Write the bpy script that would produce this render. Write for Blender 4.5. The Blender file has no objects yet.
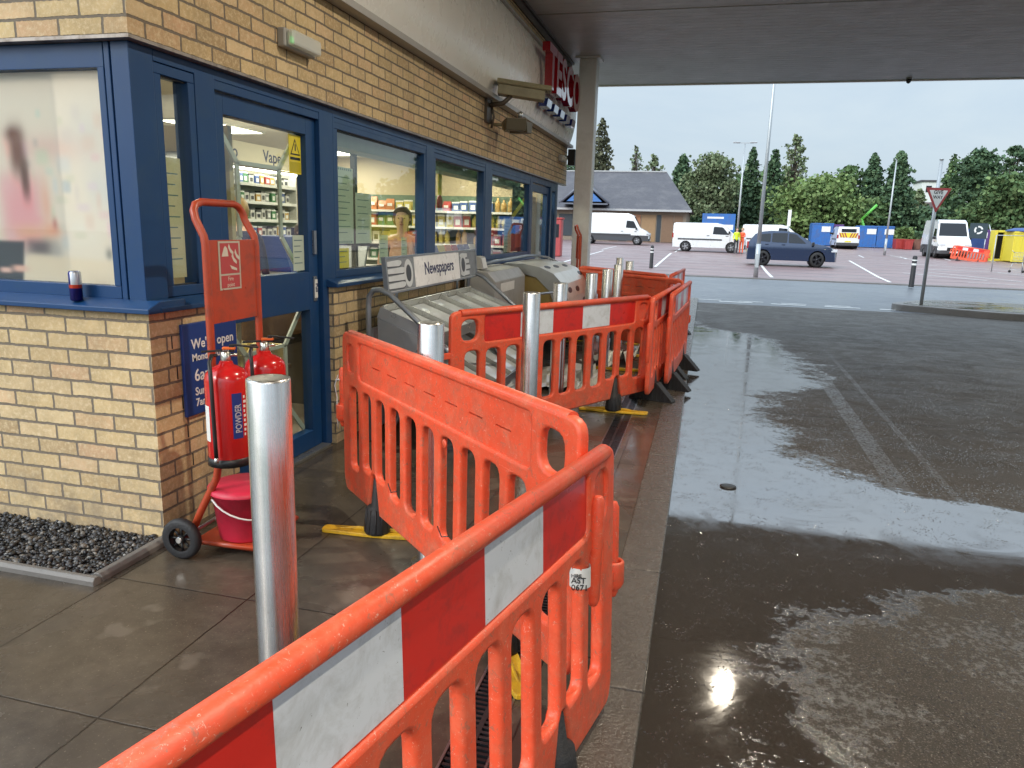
import bpy, math, random
import numpy as np
from mathutils import Vector, Matrix
random.seed(7); np.random.seed(7)
PI=math.pi
S=bpy.context.scene
COL=S.collection
# ------------------------------------------------------------------ camera geometry
F=738.; CX,CY=512.,384.; H=1.5
_v=np.array([707-CX,-(234-CY),-F]); _v/=np.linalg.norm(_v)
_h=np.array([1707-CX,-(234+29-CY),-F]); _n=np.cross(_h,_v); _n/=np.linalg.norm(_n)
if _n[1]<0: _n=-_n
R=np.stack([np.cross(_v,_n),_v,_n]); CAM=np.array([0,0,H])
def ray(px,py): return R@np.array([px-CX,-(py-CY),-F])
def ground(px,py,z=0.):
    r=ray(px,py); return CAM+(z-H)/r[2]*r
def onx(px,py,x): r=ray(px,py); return CAM+(x/r[0])*r
def ony(px,py,y): r=ray(px,py); return CAM+(y/r[1])*r
cd=bpy.data.cameras.new('camera'); cam=bpy.data.objects.new('camera',cd); COL.objects.link(cam)
M4=Matrix([[R[i][j] for j in range(3)]+[CAM[i]] for i in range(3)]+[[0,0,0,1]])
cam.matrix_world=M4
cd.sensor_width=36; cd.lens=F*36/1024; cd.clip_start=.05; cd.clip_end=3000
S.camera=cam
# ------------------------------------------------------------------ materials
def newmat(name):
    m=bpy.data.materials.new(name); m.use_nodes=True; nt=m.node_tree
    return m,nt,nt.nodes['Principled BSDF'],nt.nodes['Material Output']
def N(nt,t,**k):
    n=nt.nodes.new(t)
    for a,b in k.items(): setattr(n,a,b)
    return n
def L(nt,a,b): nt.links.new(a,b)
def math_(nt,op,a,b=None,clamp=False):
    n=N(nt,'ShaderNodeMath',operation=op,use_clamp=clamp)
    for i,v in enumerate((a,b)):
        if v is None: continue
        if isinstance(v,(int,float)): n.inputs[i].default_value=v
        else: L(nt,v,n.inputs[i])
    return n.outputs[0]
def ramp(nt,src,stops):
    r=N(nt,'ShaderNodeValToRGB'); L(nt,src,r.inputs[0]); e=r.color_ramp.elements
    while len(e)<len(stops): e.new(.5)
    for el,(p,c) in zip(e,stops):
        el.position=p; el.color=(c,c,c,1) if isinstance(c,(int,float)) else (*c,1)
    return r.outputs[0]
def noise(nt,scale,detail=4,rough=.6,vec=None,dist=0):
    n=N(nt,'ShaderNodeTexNoise'); n.inputs['Scale'].default_value=scale; n.inputs['Detail'].default_value=detail
    n.inputs['Roughness'].default_value=rough; n.inputs['Distortion'].default_value=dist
    if vec is not None: L(nt,vec,n.inputs['Vector'])
    return n.outputs['Fac']
def mix(nt,f,a,b,bt='MIX'):
    n=N(nt,'ShaderNodeMix',data_type='RGBA',blend_type=bt)
    for s,v in ((n.inputs[0],f),(n.inputs[6],a),(n.inputs[7],b)):
        if isinstance(v,(int,float)): s.default_value=v
        elif isinstance(v,tuple): s.default_value=(*v,1)
        else: L(nt,v,s)
    return n.outputs[2]
def objvec(nt): return N(nt,'ShaderNodeTexCoord').outputs['Object']
def bump(nt,h,dist,strength=1.,normal=None):
    b=N(nt,'ShaderNodeBump'); b.inputs['Distance'].default_value=dist; b.inputs['Strength'].default_value=strength
    L(nt,h,b.inputs['Height'])
    if normal is not None: L(nt,normal,b.inputs['Normal'])
    return b.outputs[0]
def pm(name,col,rough=.5,metal=0.,var=.18,scale=6.,bmp=0.,dirt=None,dirt_amt=.4,dscale=3.,coat=0.,rvar=.12,spec=.5):
    m,nt,p,o=newmat(name); v=objvec(nt)
    n1=noise(nt,scale,5,.65,v)
    c=mix(nt,n1,tuple(max(0,x*(1-var)) for x in col),tuple(min(1,x*(1+var)) for x in col))
    if dirt:
        n2=noise(nt,dscale,8,.7,v,.4)
        f=ramp(nt,n2,[(.48,0.),(.68,dirt_amt)])
        c=mix(nt,f,c,dirt)
    L(nt,c,p.inputs['Base Color'])
    n3=noise(nt,scale*2.3,4,.6,v)
    r=math_(nt,'ADD',math_(nt,'MULTIPLY',math_(nt,'SUBTRACT',n3,.5),rvar*2),rough,True)
    L(nt,r,p.inputs['Roughness'])
    p.inputs['Metallic'].default_value=metal; p.inputs['Coat Weight'].default_value=coat
    p.inputs['Specular IOR Level'].default_value=spec
    if bmp: L(nt,bump(nt,noise(nt,scale*8,4,.6,v),bmp),p.inputs['Normal'])
    return m
def emis(name,col,s):
    m,nt,p,o=newmat(name); p.inputs['Base Color'].default_value=(*col,1)
    p.inputs['Emission Color'].default_value=(*col,1); p.inputs['Emission Strength'].default_value=s
    return m
def glassmat(name,tint=(.93,.96,.95),refl=1.0,base=.02):
    m=bpy.data.materials.new(name); m.use_nodes=True; nt=m.node_tree; nt.nodes.clear()
    o=N(nt,'ShaderNodeOutputMaterial'); t=N(nt,'ShaderNodeBsdfTransparent'); t.inputs[0].default_value=(*tint,1)
    g=N(nt,'ShaderNodeBsdfGlossy'); g.inputs['Roughness'].default_value=.015; g.inputs[0].default_value=(1,1,1,1)
    lw=N(nt,'ShaderNodeLayerWeight'); lw.inputs[0].default_value=.5
    f=math_(nt,'ADD',math_(nt,'MULTIPLY',math_(nt,'POWER',lw.outputs['Facing'],5.),refl),base,True)
    x=N(nt,'ShaderNodeMixShader'); L(nt,f,x.inputs[0]); L(nt,t.outputs[0],x.inputs[1]); L(nt,g.outputs[0],x.inputs[2]); L(nt,x.outputs[0],o.inputs[0])
    return m
# ------------------------------------------------------------------ mesh builder
class MB:
    def __init__(s): s.v=[]; s.f=[]; s.m=[]; s.sm=[]
    def add(s,vs,fs,m=0,smooth=False):
        b=len(s.v); s.v+= [tuple(map(float,p)) for p in vs]
        for f in fs: s.f.append(tuple(i+b for i in f)); s.m.append(m); s.sm.append(smooth)
        return s
    def box(s,x0,x1,y0,y1,z0,z1,m=0,T=None):
        vs=[(x,y,z) for x in (x0,x1) for y in (y0,y1) for z in (z0,z1)]
        if T is not None: vs=[tuple(T@Vector(p)) for p in vs]
        return s.add(vs,[(0,1,3,2),(4,6,7,5),(0,4,5,1),(2,3,7,6),(0,2,6,4),(1,5,7,3)],m)
    def prism(s,poly,fn,w0,w1,m=0,smooth=False):
        n=len(poly); vs=[fn(u,v,w0) for u,v in poly]+[fn(u,v,w1) for u,v in poly]
        s.add(vs,[tuple(range(n-1,-1,-1)),tuple(range(n,2*n))],m)
        b=len(s.v)-2*n
        for i in range(n):
            j=(i+1)%n; s.f.append((b+i,b+j,b+n+j,b+n+i)); s.m.append(m); s.sm.append(smooth)
        return s
    def tube(s,pts,r,seg=10,m=0,cap=True,smooth=True):
        pts=[Vector(p) for p in pts]; n=len(pts)
        rs=r if isinstance(r,(list,tuple)) else [r]*n
        t=[(pts[min(i+1,n-1)]-pts[max(i-1,0)]).normalized() for i in range(n)]
        a=Vector((0,0,1)) if abs(t[0].z)<.9 else Vector((1,0,0))
        u=t[0].cross(a).normalized(); vs=[]
        for i in range(n):
            u=(u-t[i]*u.dot(t[i])).normalized(); w=t[i].cross(u)
            for k in range(seg):
                an=2*PI*k/seg; vs.append(pts[i]+(u*math.cos(an)+w*math.sin(an))*rs[i])
        fs=[(i*seg+k,i*seg+(k+1)%seg,(i+1)*seg+(k+1)%seg,(i+1)*seg+k) for i in range(n-1) for k in range(seg)]
        s.add(vs,fs,m,smooth)
        if cap:
            b=len(s.v)-len(vs); s.f.append(tuple(b+k for k in range(seg-1,-1,-1))); s.m.append(m); s.sm.append(False)
            s.f.append(tuple(b+(n-1)*seg+k for k in range(seg))); s.m.append(m); s.sm.append(False)
        return s
    def lathe(s,prof,c=(0,0,0),seg=24,m=0,axis='z',smooth=True,cap=True):
        vs=[]
        for r,z in prof:
            for k in range(seg):
                a=2*PI*k/seg; p=(r*math.cos(a),r*math.sin(a),z)
                if axis=='x': p=(z,p[0],p[1])
                if axis=='y': p=(p[0],z,p[1])
                vs.append((p[0]+c[0],p[1]+c[1],p[2]+c[2]))
        n=len(prof)
        s.add(vs,[(i*seg+k,i*seg+(k+1)%seg,(i+1)*seg+(k+1)%seg,(i+1)*seg+k) for i in range(n-1) for k in range(seg)],m,smooth)
        if cap:
            b=len(s.v)-len(vs)
            for off,rev in ((0,1),((n-1)*seg,0)):
                q=[b+off+k for k in range(seg)]; s.f.append(tuple(q[::-1] if rev else q)); s.m.append(m); s.sm.append(False)
        return s
    def quad(s,a,b,c,d,m=0): return s.add([a,b,c,d],[(0,1,2,3)],m)
    def addmesh(s,me,T=None,m=0,smooth=False):
        vs=[(T@v.co if T is not None else v.co) for v in me.vertices]
        return s.add(vs,[tuple(p.vertices) for p in me.polygons],m,smooth)
    def build(s,name,mats,parent=None,bevel=0,world=False,seg=2,fix=True):
        me=bpy.data.meshes.new(name)
        vs=s.v
        if world and parent is not None:
            M=Matrix.Identity(4); q=parent
            while q is not None: M=q.matrix_basis@M; q=q.parent
            I=M.inverted(); vs=[tuple(I@Vector(p)) for p in vs]
        me.from_pydata(vs,[],s.f)
        if not isinstance(mats,(list,tuple)): mats=[mats]
        for q in mats: me.materials.append(q)
        me.polygons.foreach_set('material_index',s.m); me.polygons.foreach_set('use_smooth',s.sm)
        me.validate()
        if fix and len(s.f)<6000:
            import bmesh
            bm=bmesh.new(); bm.from_mesh(me); bmesh.ops.recalc_face_normals(bm,faces=bm.faces); bm.to_mesh(me); bm.free()
        me.update()
        o=bpy.data.objects.new(name,me); COL.objects.link(o)
        if parent is not None: o.parent=parent
        if bevel:
            b=o.modifiers.new('bevel','BEVEL'); b.width=bevel; b.segments=seg; b.limit_method='ANGLE'; b.angle_limit=math.radians(40); b.harden_normals=False
        return o
def tag(o,label=None,cat=None,group=None,kind=None):
    if label: o['label']=label
    if cat: o['category']=cat
    if group: o['group']=group
    if kind: o['kind']=kind
    return o
def thing(name,label,cat,loc=(0,0,0),rz=0.,group=None):
    o=bpy.data.objects.new(name,None); COL.objects.link(o); o.empty_display_size=.1
    o.location=tuple(map(float,loc)); o.rotation_euler=(0,0,float(rz)); 
    o.matrix_basis=Matrix.Translation(o.location)@Matrix.Rotation(float(rz),4,'Z')
    return tag(o,label,cat,group)
def kids(o): return [c for c in COL.objects if c.parent==o]
def dup(root,loc,rz,label,group=None,sx=1.):
    def cp(o,par):
        c=o.copy(); COL.objects.link(c)
        if par is not None: c.parent=par
        for k in kids(o):
            if k is not c: cp(k,c)
        return c
    ks=kids(root)
    c=root.copy(); COL.objects.link(c)
    for k in ks: cp(k,c)
    c.location=tuple(map(float,loc)); c.rotation_euler=(0,0,float(rz)); c.scale=(sx,1,1)
    c['label']=label
    if group: c['group']=group
    return c
def rpoly(pts,r,n=4):
    out=[]; k=len(pts)
    for i in range(k):
        p=Vector(pts[i]); a=Vector(pts[i-1])-p; b=Vector(pts[(i+1)%k])-p
        rr=r[i] if isinstance(r,(list,tuple)) else r
        if rr<=0: out.append(tuple(p)); continue
        la,lb=a.length,b.length; a.normalize(); b.normalize(); d=min(rr,la*.49,lb*.49)
        for j in range(n+1):
            t=j/n; q=(p+a*d)*(1-t)**2+p*2*t*(1-t)+(p+b*d)*t*t; out.append(tuple(q))
    return out
def rrect(x0,x1,y0,y1,r,n=4): return rpoly([(x0,y0),(x1,y0),(x1,y1),(x0,y1)],r,n)
def curvemesh(outlines,ext,bev=0.,res=2):
    c=bpy.data.curves.new('outline','CURVE'); c.dimensions='2D'; c.fill_mode='BOTH'; c.extrude=max(ext-bev,0.0001); c.bevel_depth=bev; c.bevel_resolution=res; c.offset=-bev
    for pts in outlines:
        sp=c.splines.new('POLY'); sp.points.add(len(pts)-1); sp.use_cyclic_u=True
        for q,(x,y) in zip(sp.points,pts): q.co=(x,y,0,1)
    o=bpy.data.objects.new('outline',c); COL.objects.link(o)
    dg=bpy.context.evaluated_depsgraph_get(); me=bpy.data.meshes.new_from_object(o.evaluated_get(dg))
    bpy.data.objects.remove(o); bpy.data.curves.remove(c)
    return me
def textmesh(txt,size,ext=.001,align='LEFT',bold=0.,sp=1.,line=1.):
    c=bpy.data.curves.new('lettering','FONT'); c.body=txt; c.size=size; c.extrude=ext; c.align_x=align; c.offset=bold; c.space_character=sp; c.space_line=line
    c.resolution_u=3
    o=bpy.data.objects.new('lettering',c); COL.objects.link(o)
    dg=bpy.context.evaluated_depsgraph_get(); me=bpy.data.meshes.new_from_object(o.evaluated_get(dg))
    bpy.data.objects.remove(o); bpy.data.curves.remove(c)
    return me
def basis(o,u,v,w=None):
    """matrix: local x->u, local y->v, local z->u x v, origin o"""
    u=Vector(u).normalized(); v=Vector(v).normalized(); w=u.cross(v)
    return Matrix(((u.x,v.x,w.x,o[0]),(u.y,v.y,w.y,o[1]),(u.z,v.z,w.z,o[2]),(0,0,0,1)))
def lettering(name,txt,size,T,mat,parent=None,ext=.001,align='LEFT',bold=0.,sp=1.,line=1.,world=True):
    b=MB().addmesh(textmesh(txt,size,ext,align,bold,sp,line),T); return b.build(name,mat,parent,world=world,fix=False)
def skinmesh(nodes,edges,sub=1,root=0):
    me=bpy.data.meshes.new('figure'); me.from_pydata([n[0] for n in nodes],edges,[]); 
    o=bpy.data.objects.new('figure',me); COL.objects.link(o)
    o.modifiers.new('skin','SKIN').use_smooth_shade=True
    if sub: s=o.modifiers.new('sub','SUBSURF'); s.levels=sub; s.render_levels=sub
    sv=me.skin_vertices[0].data
    for i,n in enumerate(nodes):
        r=n[1]; sv[i].radius=(r,r) if not isinstance(r,tuple) else r; sv[i].use_root=(i==root)
    dg=bpy.context.evaluated_depsgraph_get(); out=bpy.data.meshes.new_from_object(o.evaluated_get(dg))
    bpy.data.objects.remove(o); bpy.data.meshes.remove(me)
    return out
# ------------------------------------------------------------------ setting materials
WX=-2.385; FY=2.779
def brickmat(name,plane):
    m,nt,p,o=newmat(name); v=objvec(nt)
    sx=N(nt,'ShaderNodeSeparateXYZ'); L(nt,v,sx.inputs[0]); cx=N(nt,'ShaderNodeCombineXYZ')
    nn=N(nt,'ShaderNodeSeparateXYZ'); L(nt,N(nt,'ShaderNodeNewGeometry').outputs['True Normal'],nn.inputs[0]); side=math_(nt,'GREATER_THAN',math_(nt,'ABSOLUTE',nn.outputs[0]),.5)
    uu=math_(nt,'ADD',math_(nt,'MULTIPLY',sx.outputs[1],side),math_(nt,'MULTIPLY',sx.outputs[0],math_(nt,'SUBTRACT',1.,side))); L(nt,uu,cx.inputs[0]); L(nt,sx.outputs[2],cx.inputs[1])
    w=N(nt,'ShaderNodeTexNoise'); w.inputs['Scale'].default_value=9; w.inputs['Detail'].default_value=3; L(nt,v,w.inputs['Vector'])
    vm=N(nt,'ShaderNodeVectorMath',operation='MULTIPLY_ADD'); L(nt,w.outputs['Color'],vm.inputs[0]); vm.inputs[1].default_value=(.010,.010,0); L(nt,cx.outputs[0],vm.inputs[2])
    w2=N(nt,'ShaderNodeTexNoise'); w2.inputs['Scale'].default_value=55; w2.inputs['Detail'].default_value=2; L(nt,v,w2.inputs['Vector'])
    vm2=N(nt,'ShaderNodeVectorMath',operation='MULTIPLY_ADD'); L(nt,w2.outputs['Color'],vm2.inputs[0]); vm2.inputs[1].default_value=(.0075,.0075,0); L(nt,vm.outputs[0],vm2.inputs[2])
    b=N(nt,'ShaderNodeTexBrick'); L(nt,vm2.outputs[0],b.inputs['Vector'])
    for k,x in dict(Scale=1.,Bias=0.).items(): b.inputs[k].default_value=x
    b.inputs['Mortar Size'].default_value=.0065; b.inputs['Mortar Smooth'].default_value=.2
    b.inputs['Brick Width'].default_value=.225; b.inputs['Row Height'].default_value=.075
    b.inputs['Color1'].default_value=(.0,.0,.0,1); b.inputs['Color2'].default_value=(1,1,1,1); b.inputs['Mortar'].default_value=(.5,.5,.5,1)
    bc=ramp(nt,b.outputs['Color'],[(0.,(.48,.33,.165)),(.22,(.70,.52,.27)),(.45,(.62,.45,.23)),(.62,(.62,.38,.22)),(.8,(.75,.57,.32)),(1.,(.40,.27,.14))])
    n=noise(nt,5,6,.7,v); bc=mix(nt,ramp(nt,n,[(.38,.0),(.68,.75)]),bc,(.40,.29,.15))
    n2=noise(nt,45,5,.75,v); bc=mix(nt,ramp(nt,n2,[(.48,0.),(.66,.75)]),bc,(.74,.60,.38))
    n4=noise(nt,110,3,.7,v); bc=mix(nt,ramp(nt,n4,[(.62,0.),(.72,.7)]),bc,(.16,.11,.07))
    # grime towards the ground and scattered soot stains
    n5=noise(nt,1.6,6,.7,v,.5); bc=mix(nt,ramp(nt,n5,[(.5,0.),(.75,.35)]),bc,(.22,.17,.11))
    mo=mix(nt,noise(nt,30,4,.6,v),(.13,.105,.08),(.24,.20,.15))
    zc=ramp(nt,sx.outputs[2],[(.0,.0),(.45,1.)]); sp_=mix(nt,math_(nt,'MULTIPLY',math_(nt,'SUBTRACT',1.,zc),ramp(nt,noise(nt,7,7,.8,v),[(.40,0.),(.60,.75)])),bc,(.24,.19,.13)); bc=sp_
    n7=noise(nt,220,2,.6,v); bc=mix(nt,ramp(nt,n7,[(.60,0.),(.70,.6)]),bc,(.80,.70,.52))
    L(nt,mix(nt,b.outputs['Fac'],bc,mo),p.inputs['Base Color'])
    p.inputs['Roughness'].default_value=.8
    h=math_(nt,'ADD',math_(nt,'MULTIPLY',b.outputs['Fac'],-1.),math_(nt,'MULTIPLY',math_(nt,'ADD',noise(nt,60,5,.75,v),noise(nt,14,4,.6,v)),.28))
    L(nt,bump(nt,h,.010,.9),p.inputs['Normal'])
    return m
BRX=BRY=brickmat('buff_brick','x')

def paving():
    m,nt,p,o=newmat('wet_concrete_slabs'); v=objvec(nt)
    n=noise(nt,1.3,7,.65,v,.6); n2=noise(nt,14,6,.7,v)
    c=mix(nt,ramp(nt,n,[(.3,0.),(.7,1.)]),(.046,.038,.030),(.118,.098,.078)); c=mix(nt,ramp(nt,n2,[(.4,0.),(.68,.7)]),c,(.050,.041,.033))
    n3=noise(nt,120,3,.6,v); c=mix(nt,ramp(nt,n3,[(.62,0.),(.72,.55)]),c,(.24,.2,.16))
    ns=noise(nt,3.3,3,.5,v); c=mix(nt,ramp(nt,ns,[(.64,0.),(.68,.35)]),c,(.19,.165,.14))
    mp=N(nt,'ShaderNodeMapping'); L(nt,v,mp.inputs[0]); mp.inputs['Location'].default_value=(1.68+.62*20,-1.63+.77*20,0)
    wv=N(nt,'ShaderNodeTexNoise'); wv.inputs['Scale'].default_value=12; L(nt,v,wv.inputs['Vector'])
    va=N(nt,'ShaderNodeVectorMath',operation='MULTIPLY_ADD'); L(nt,wv.outputs['Color'],va.inputs[0]); va.inputs[1].default_value=(.008,.008,0); L(nt,mp.outputs[0],va.inputs[2])
    b=N(nt,'ShaderNodeTexBrick'); b.offset=0.; L(nt,va.outputs[0],b.inputs['Vector']); b.inputs['Scale'].default_value=1
    b.inputs['Mortar Size'].default_value=.0045; b.inputs['Mortar Smooth'].default_value=.3; b.inputs['Brick Width'].default_value=.62; b.inputs['Row Height'].default_value=.77
    b.inputs['Color1'].default_value=(.82,.82,.82,1); b.inputs['Color2'].default_value=(1.12,1.1,1.05,1); b.inputs['Mortar'].default_value=(.3,.27,.25,1)
    c=mix(nt,1.,c,b.outputs['Color'],'MULTIPLY')
    L(nt,c,p.inputs['Base Color'])
    wet=noise(nt,1.1,6,.62,v,.8)
    r=ramp(nt,wet,[(.38,.07),(.5,.22),(.66,.45)])
    L(nt,r,p.inputs['Roughness']); p.inputs['IOR'].default_value=1.5
    h=math_(nt,'ADD',math_(nt,'MULTIPLY',noise(nt,70,5,.7,v),.25),math_(nt,'MULTIPLY',b.outputs['Fac'],-1.))
    L(nt,bump(nt,h,.004,.6),p.inputs['Normal'])
    return m
def forecourt():
    """wet concrete road slab; standing water has its own outline, given by the puddle field"""
    m,nt,p,o=newmat('wet_forecourt_concrete'); v=objvec(nt)
    s=N(nt,'ShaderNodeSeparateXYZ'); L(nt,v,s.inputs[0]); X,Y=s.outputs[0],s.outputs[1]
    # puddle: right edge x as function of y
    fc=N(nt,'ShaderNodeFloatCurve'); cu=fc.mapping.curves[0]
    pts=[(0.,-.1),(1.5,.20),(2.6,.45),(3.2,.9),(3.6,2.0),(4.0,3.2),(4.5,2.6),(4.9,1.3),(5.4,.85),(6.4,.68),(7.4,.70),(8.2,1.25),(9.4,1.3),(11.,1.15),(12.2,.75),(12.7,.0),(14,-.3)]
    ys=14.
    while len(cu.points)<len(pts): cu.points.new(.5,.5)
    for q,(y,x) in zip(cu.points,pts): q.location=(y/ys,(x+1)/5.); q.handle_type='AUTO'
    fc.mapping.update(); L(nt,math_(nt,'DIVIDE',Y,ys,True),fc.inputs['Value'])
    edge=math_(nt,'SUBTRACT',math_(nt,'MULTIPLY',fc.outputs[0],5.),1.)
    mpn=N(nt,'ShaderNodeMapping'); L(nt,v,mpn.inputs[0]); mpn.inputs['Scale'].default_value=(1.,1.25,1)
    big=noise(nt,1.1,6,.68,mpn.outputs[0],.4); fine=noise(nt,30,5,.75,v); mid=noise(nt,6.,5,.7,mpn.outputs[0])
    d=math_(nt,'SUBTRACT',edge,X)
    dx_=math_(nt,'SUBTRACT',X,.16); dy_=math_(nt,'MULTIPLY',math_(nt,'SUBTRACT',Y,2.35),.8); rad_=math_(nt,'SQRT',math_(nt,'ADD',math_(nt,'MULTIPLY',dx_,dx_),math_(nt,'MULTIPLY',dy_,dy_))); d=math_(nt,'MAXIMUM',d,math_(nt,'SUBTRACT',.42,rad_))
    d=math_(nt,'ADD',d,math_(nt,'MULTIPLY',math_(nt,'SUBTRACT',big,.5),1.5))
    d=math_(nt,'ADD',d,math_(nt,'MULTIPLY',math_(nt,'SUBTRACT',mid,.5),.9))
    d=math_(nt,'ADD',d,math_(nt,'MULTIPLY',math_(nt,'SUBTRACT',fine,.5),.9))
    pud=N(nt,'ShaderNodeMapRange'); L(nt,d,pud.inputs[0]); pud.inputs[1].default_value=-.1; pud.inputs[2].default_value=.12; pud=pud.outputs[0]
    # second, thinner wet film on the right
    far=math_(nt,'ADD',math_(nt,'MULTIPLY',math_(nt,'SUBTRACT',noise(nt,.9,6,.7,mpn.outputs[0],.5),.52),7.),math_(nt,'MULTIPLY',math_(nt,'SUBTRACT',fine,.5),7.),True)
    nearm=ramp(nt,math_(nt,'DIVIDE',Y,14.,True),[(.0,.9),(.30,1.),(.45,.25),(.9,.12)])
    film=math_(nt,'MULTIPLY',far,nearm)
    # tyre tracks of water
    mt=N(nt,'ShaderNodeMapping'); L(nt,v,mt.inputs[0]); mt.inputs['Rotation'].default_value=(0,0,.02)
    st=N(nt,'ShaderNodeSeparateXYZ'); L(nt,mt.outputs[0],st.inputs[0])
    def band(c,w,slope=.0):
        a=math_(nt,'ABSOLUTE',math_(nt,'SUBTRACT',math_(nt,'ADD',st.outputs[0],math_(nt,'MULTIPLY',Y,slope)),c)); return math_(nt,'LESS_THAN',a,w)
    tr=math_(nt,'MULTIPLY',band(1.20,.07),ramp(nt,math_(nt,'DIVIDE',Y,14.,True),[(.31,0.),(.36,.9),(.6,.8),(.66,0.)]))
    tr2=math_(nt,'MULTIPLY',band(1.50,.025),ramp(nt,math_(nt,'DIVIDE',Y,14.,True),[(.25,0.),(.3,.7),(.62,.6),(.8,0.)]))
    tread=math_(nt,'GREATER_THAN',noise(nt,55,2,.5,v),.47)
    tr=math_(nt,'MULTIPLY',math_(nt,'MAXIMUM',tr,tr2),tread)
    # scattered drops
    vo=N(nt,'ShaderNodeTexVoronoi'); vo.inputs['Scale'].default_value=52; L(nt,v,vo.inputs['Vector'])
    drop=math_(nt,'MULTIPLY',math_(nt,'LESS_THAN',vo.outputs['Distance'],.24),math_(nt,'GREATER_THAN',noise(nt,2.5,6,.75,v),.47))
    wet=math_(nt,'MAXIMUM',math_(nt,'MAXIMUM',pud,math_(nt,'MULTIPLY',film,.5)),math_(nt,'MAXIMUM',math_(nt,'MULTIPLY',tr,.42),math_(nt,'MULTIPLY',drop,.8)))
    n=noise(nt,.8,7,.7,v,.5)
    dry=mix(nt,ramp(nt,n,[(.3,0.),(.7,1.)]),(.024,.020,.0155),(.056,.047,.038)); n2=noise(nt,22,6,.75,v); dry=mix(nt,ramp(nt,n2,[(.42,0.),(.72,.6)]),dry,(.06,.045,.034))
    n3=noise(nt,160,3,.6,v); dry=mix(nt,ramp(nt,n3,[(.56,0.),(.68,.7)]),dry,(.24,.21,.18))
    # expansion joints
    def joint(axis,c,w): return math_(nt,'LESS_THAN',math_(nt,'ABSOLUTE',math_(nt,'SUBTRACT',axis,c)),w)
    j=joint(Y,6.72,.012)
    for c in (1.2,12.3,16.9): j=math_(nt,'MAXIMUM',j,joint(Y,c,.012))
    for c in (4.6,9.2): j=math_(nt,'MAXIMUM',j,joint(X,c,.012))
    c=mix(nt,math_(nt,'MULTIPLY',wet,.65),dry,(.035,.028,.022)); c=mix(nt,math_(nt,'MULTIPLY',j,.8),c,(.02,.018,.016))
    L(nt,c,p.inputs['Base Color'])
    rr=N(nt,'ShaderNodeMapRange'); L(nt,wet,rr.inputs[0]); rr.inputs[3].default_value=.52; rr.inputs[4].default_value=.03
    rv=math_(nt,'MULTIPLY',ramp(nt,noise(nt,2.6,7,.75,mpn.outputs[0],1.),[(.42,0.),(.62,.16)]),ramp(nt,math_(nt,'DIVIDE',Y,14.,True),[(.26,.35),(.40,1.)]))
    L(nt,math_(nt,'ADD',rr.outputs[0],rv),p.inputs['Roughness'])
    io=N(nt,'ShaderNodeMapRange'); L(nt,wet,io.inputs[0]); io.inputs[3].default_value=1.36; io.inputs[4].default_value=2.9; L(nt,io.outputs[0],p.inputs['IOR'])
    inv=math_(nt,'SUBTRACT',1.,wet)
    h=math_(nt,'ADD',math_(nt,'MULTIPLY',math_(nt,'MULTIPLY',noise(nt,240,4,.8,v),.8),inv),math_(nt,'MULTIPLY',j,-1.))
    vg=N(nt,'ShaderNodeTexVoronoi'); vg.inputs['Scale'].default_value=75; L(nt,v,vg.inputs['Vector'])
    grit=math_(nt,'MULTIPLY',ramp(nt,vg.outputs['Distance'],[(.0,1.),(.30,0.)]),math_(nt,'GREATER_THAN',noise(nt,9,6,.8,v),.54))
    h=math_(nt,'ADD',h,math_(nt,'MULTIPLY',grit,.9))
    h=math_(nt,'ADD',h,math_(nt,'MULTIPLY',noise(nt,7,2,.5,v),.010))
    L(nt,bump(nt,h,.005,.7),p.inputs['Normal'])
    return m
def asphalt(name,c1,c2,r=.45,bands=False,wetr=.25):
    m,nt,p,o=newmat(name); v=objvec(nt)
    n=noise(nt,.35,7,.7,v,.4); c=mix(nt,ramp(nt,n,[(.3,0.),(.7,1.)]),c1,c2)
    c=mix(nt,ramp(nt,noise(nt,60,4,.7,v),[(.4,0.),(.8,.5)]),c,tuple(x*1.8 for x in c2))
    if bands:
        s=N(nt,'ShaderNodeSeparateXYZ'); L(nt,v,s.inputs[0])
        w=math_(nt,'ABSOLUTE',math_(nt,'SINE',math_(nt,'ADD',math_(nt,'MULTIPLY',s.outputs[1],1.3),math_(nt,'MULTIPLY',noise(nt,.5,4,.6,v),1.2))))
        c=mix(nt,ramp(nt,w,[(0.,.75),(.3,.0)]),c,(.045,.04,.043))
    L(nt,c,p.inputs['Base Color'])
    L(nt,ramp(nt,noise(nt,.6,6,.7,v,.6),[(.38,wetr),(.65,r)]),p.inputs['Roughness'])
    L(nt,bump(nt,noise(nt,90,4,.7,v),.004,.5),p.inputs['Normal'])
    return m
M_PAVE=paving(); M_FORE=forecourt()
M_ROAD=asphalt('wet_asphalt',(.075,.082,.095),(.12,.128,.14),.5,False,.3)
M_PARK=asphalt('red_block_paving',(.165,.105,.105),(.22,.15,.145),.6,True,.35)
M_LINE=pm('road_paint',(.72,.72,.7),.5,var=.15,dirt=(.25,.24,.23),dirt_amt=.6,dscale=8)
M_KERB=pm('kerb_concrete',(.088,.075,.062),.28,var=.3,scale=9,bmp=.004,dirt=(.07,.06,.05),dirt_amt=.6,dscale=5)
M_KERB2=pm('grey_kerb',(.16,.15,.14),.5,var=.3,scale=4,bmp=.004)
M_GRASS=pm('grass',(.05,.085,.02),.9,var=.5,scale=3,bmp=.02)
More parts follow.
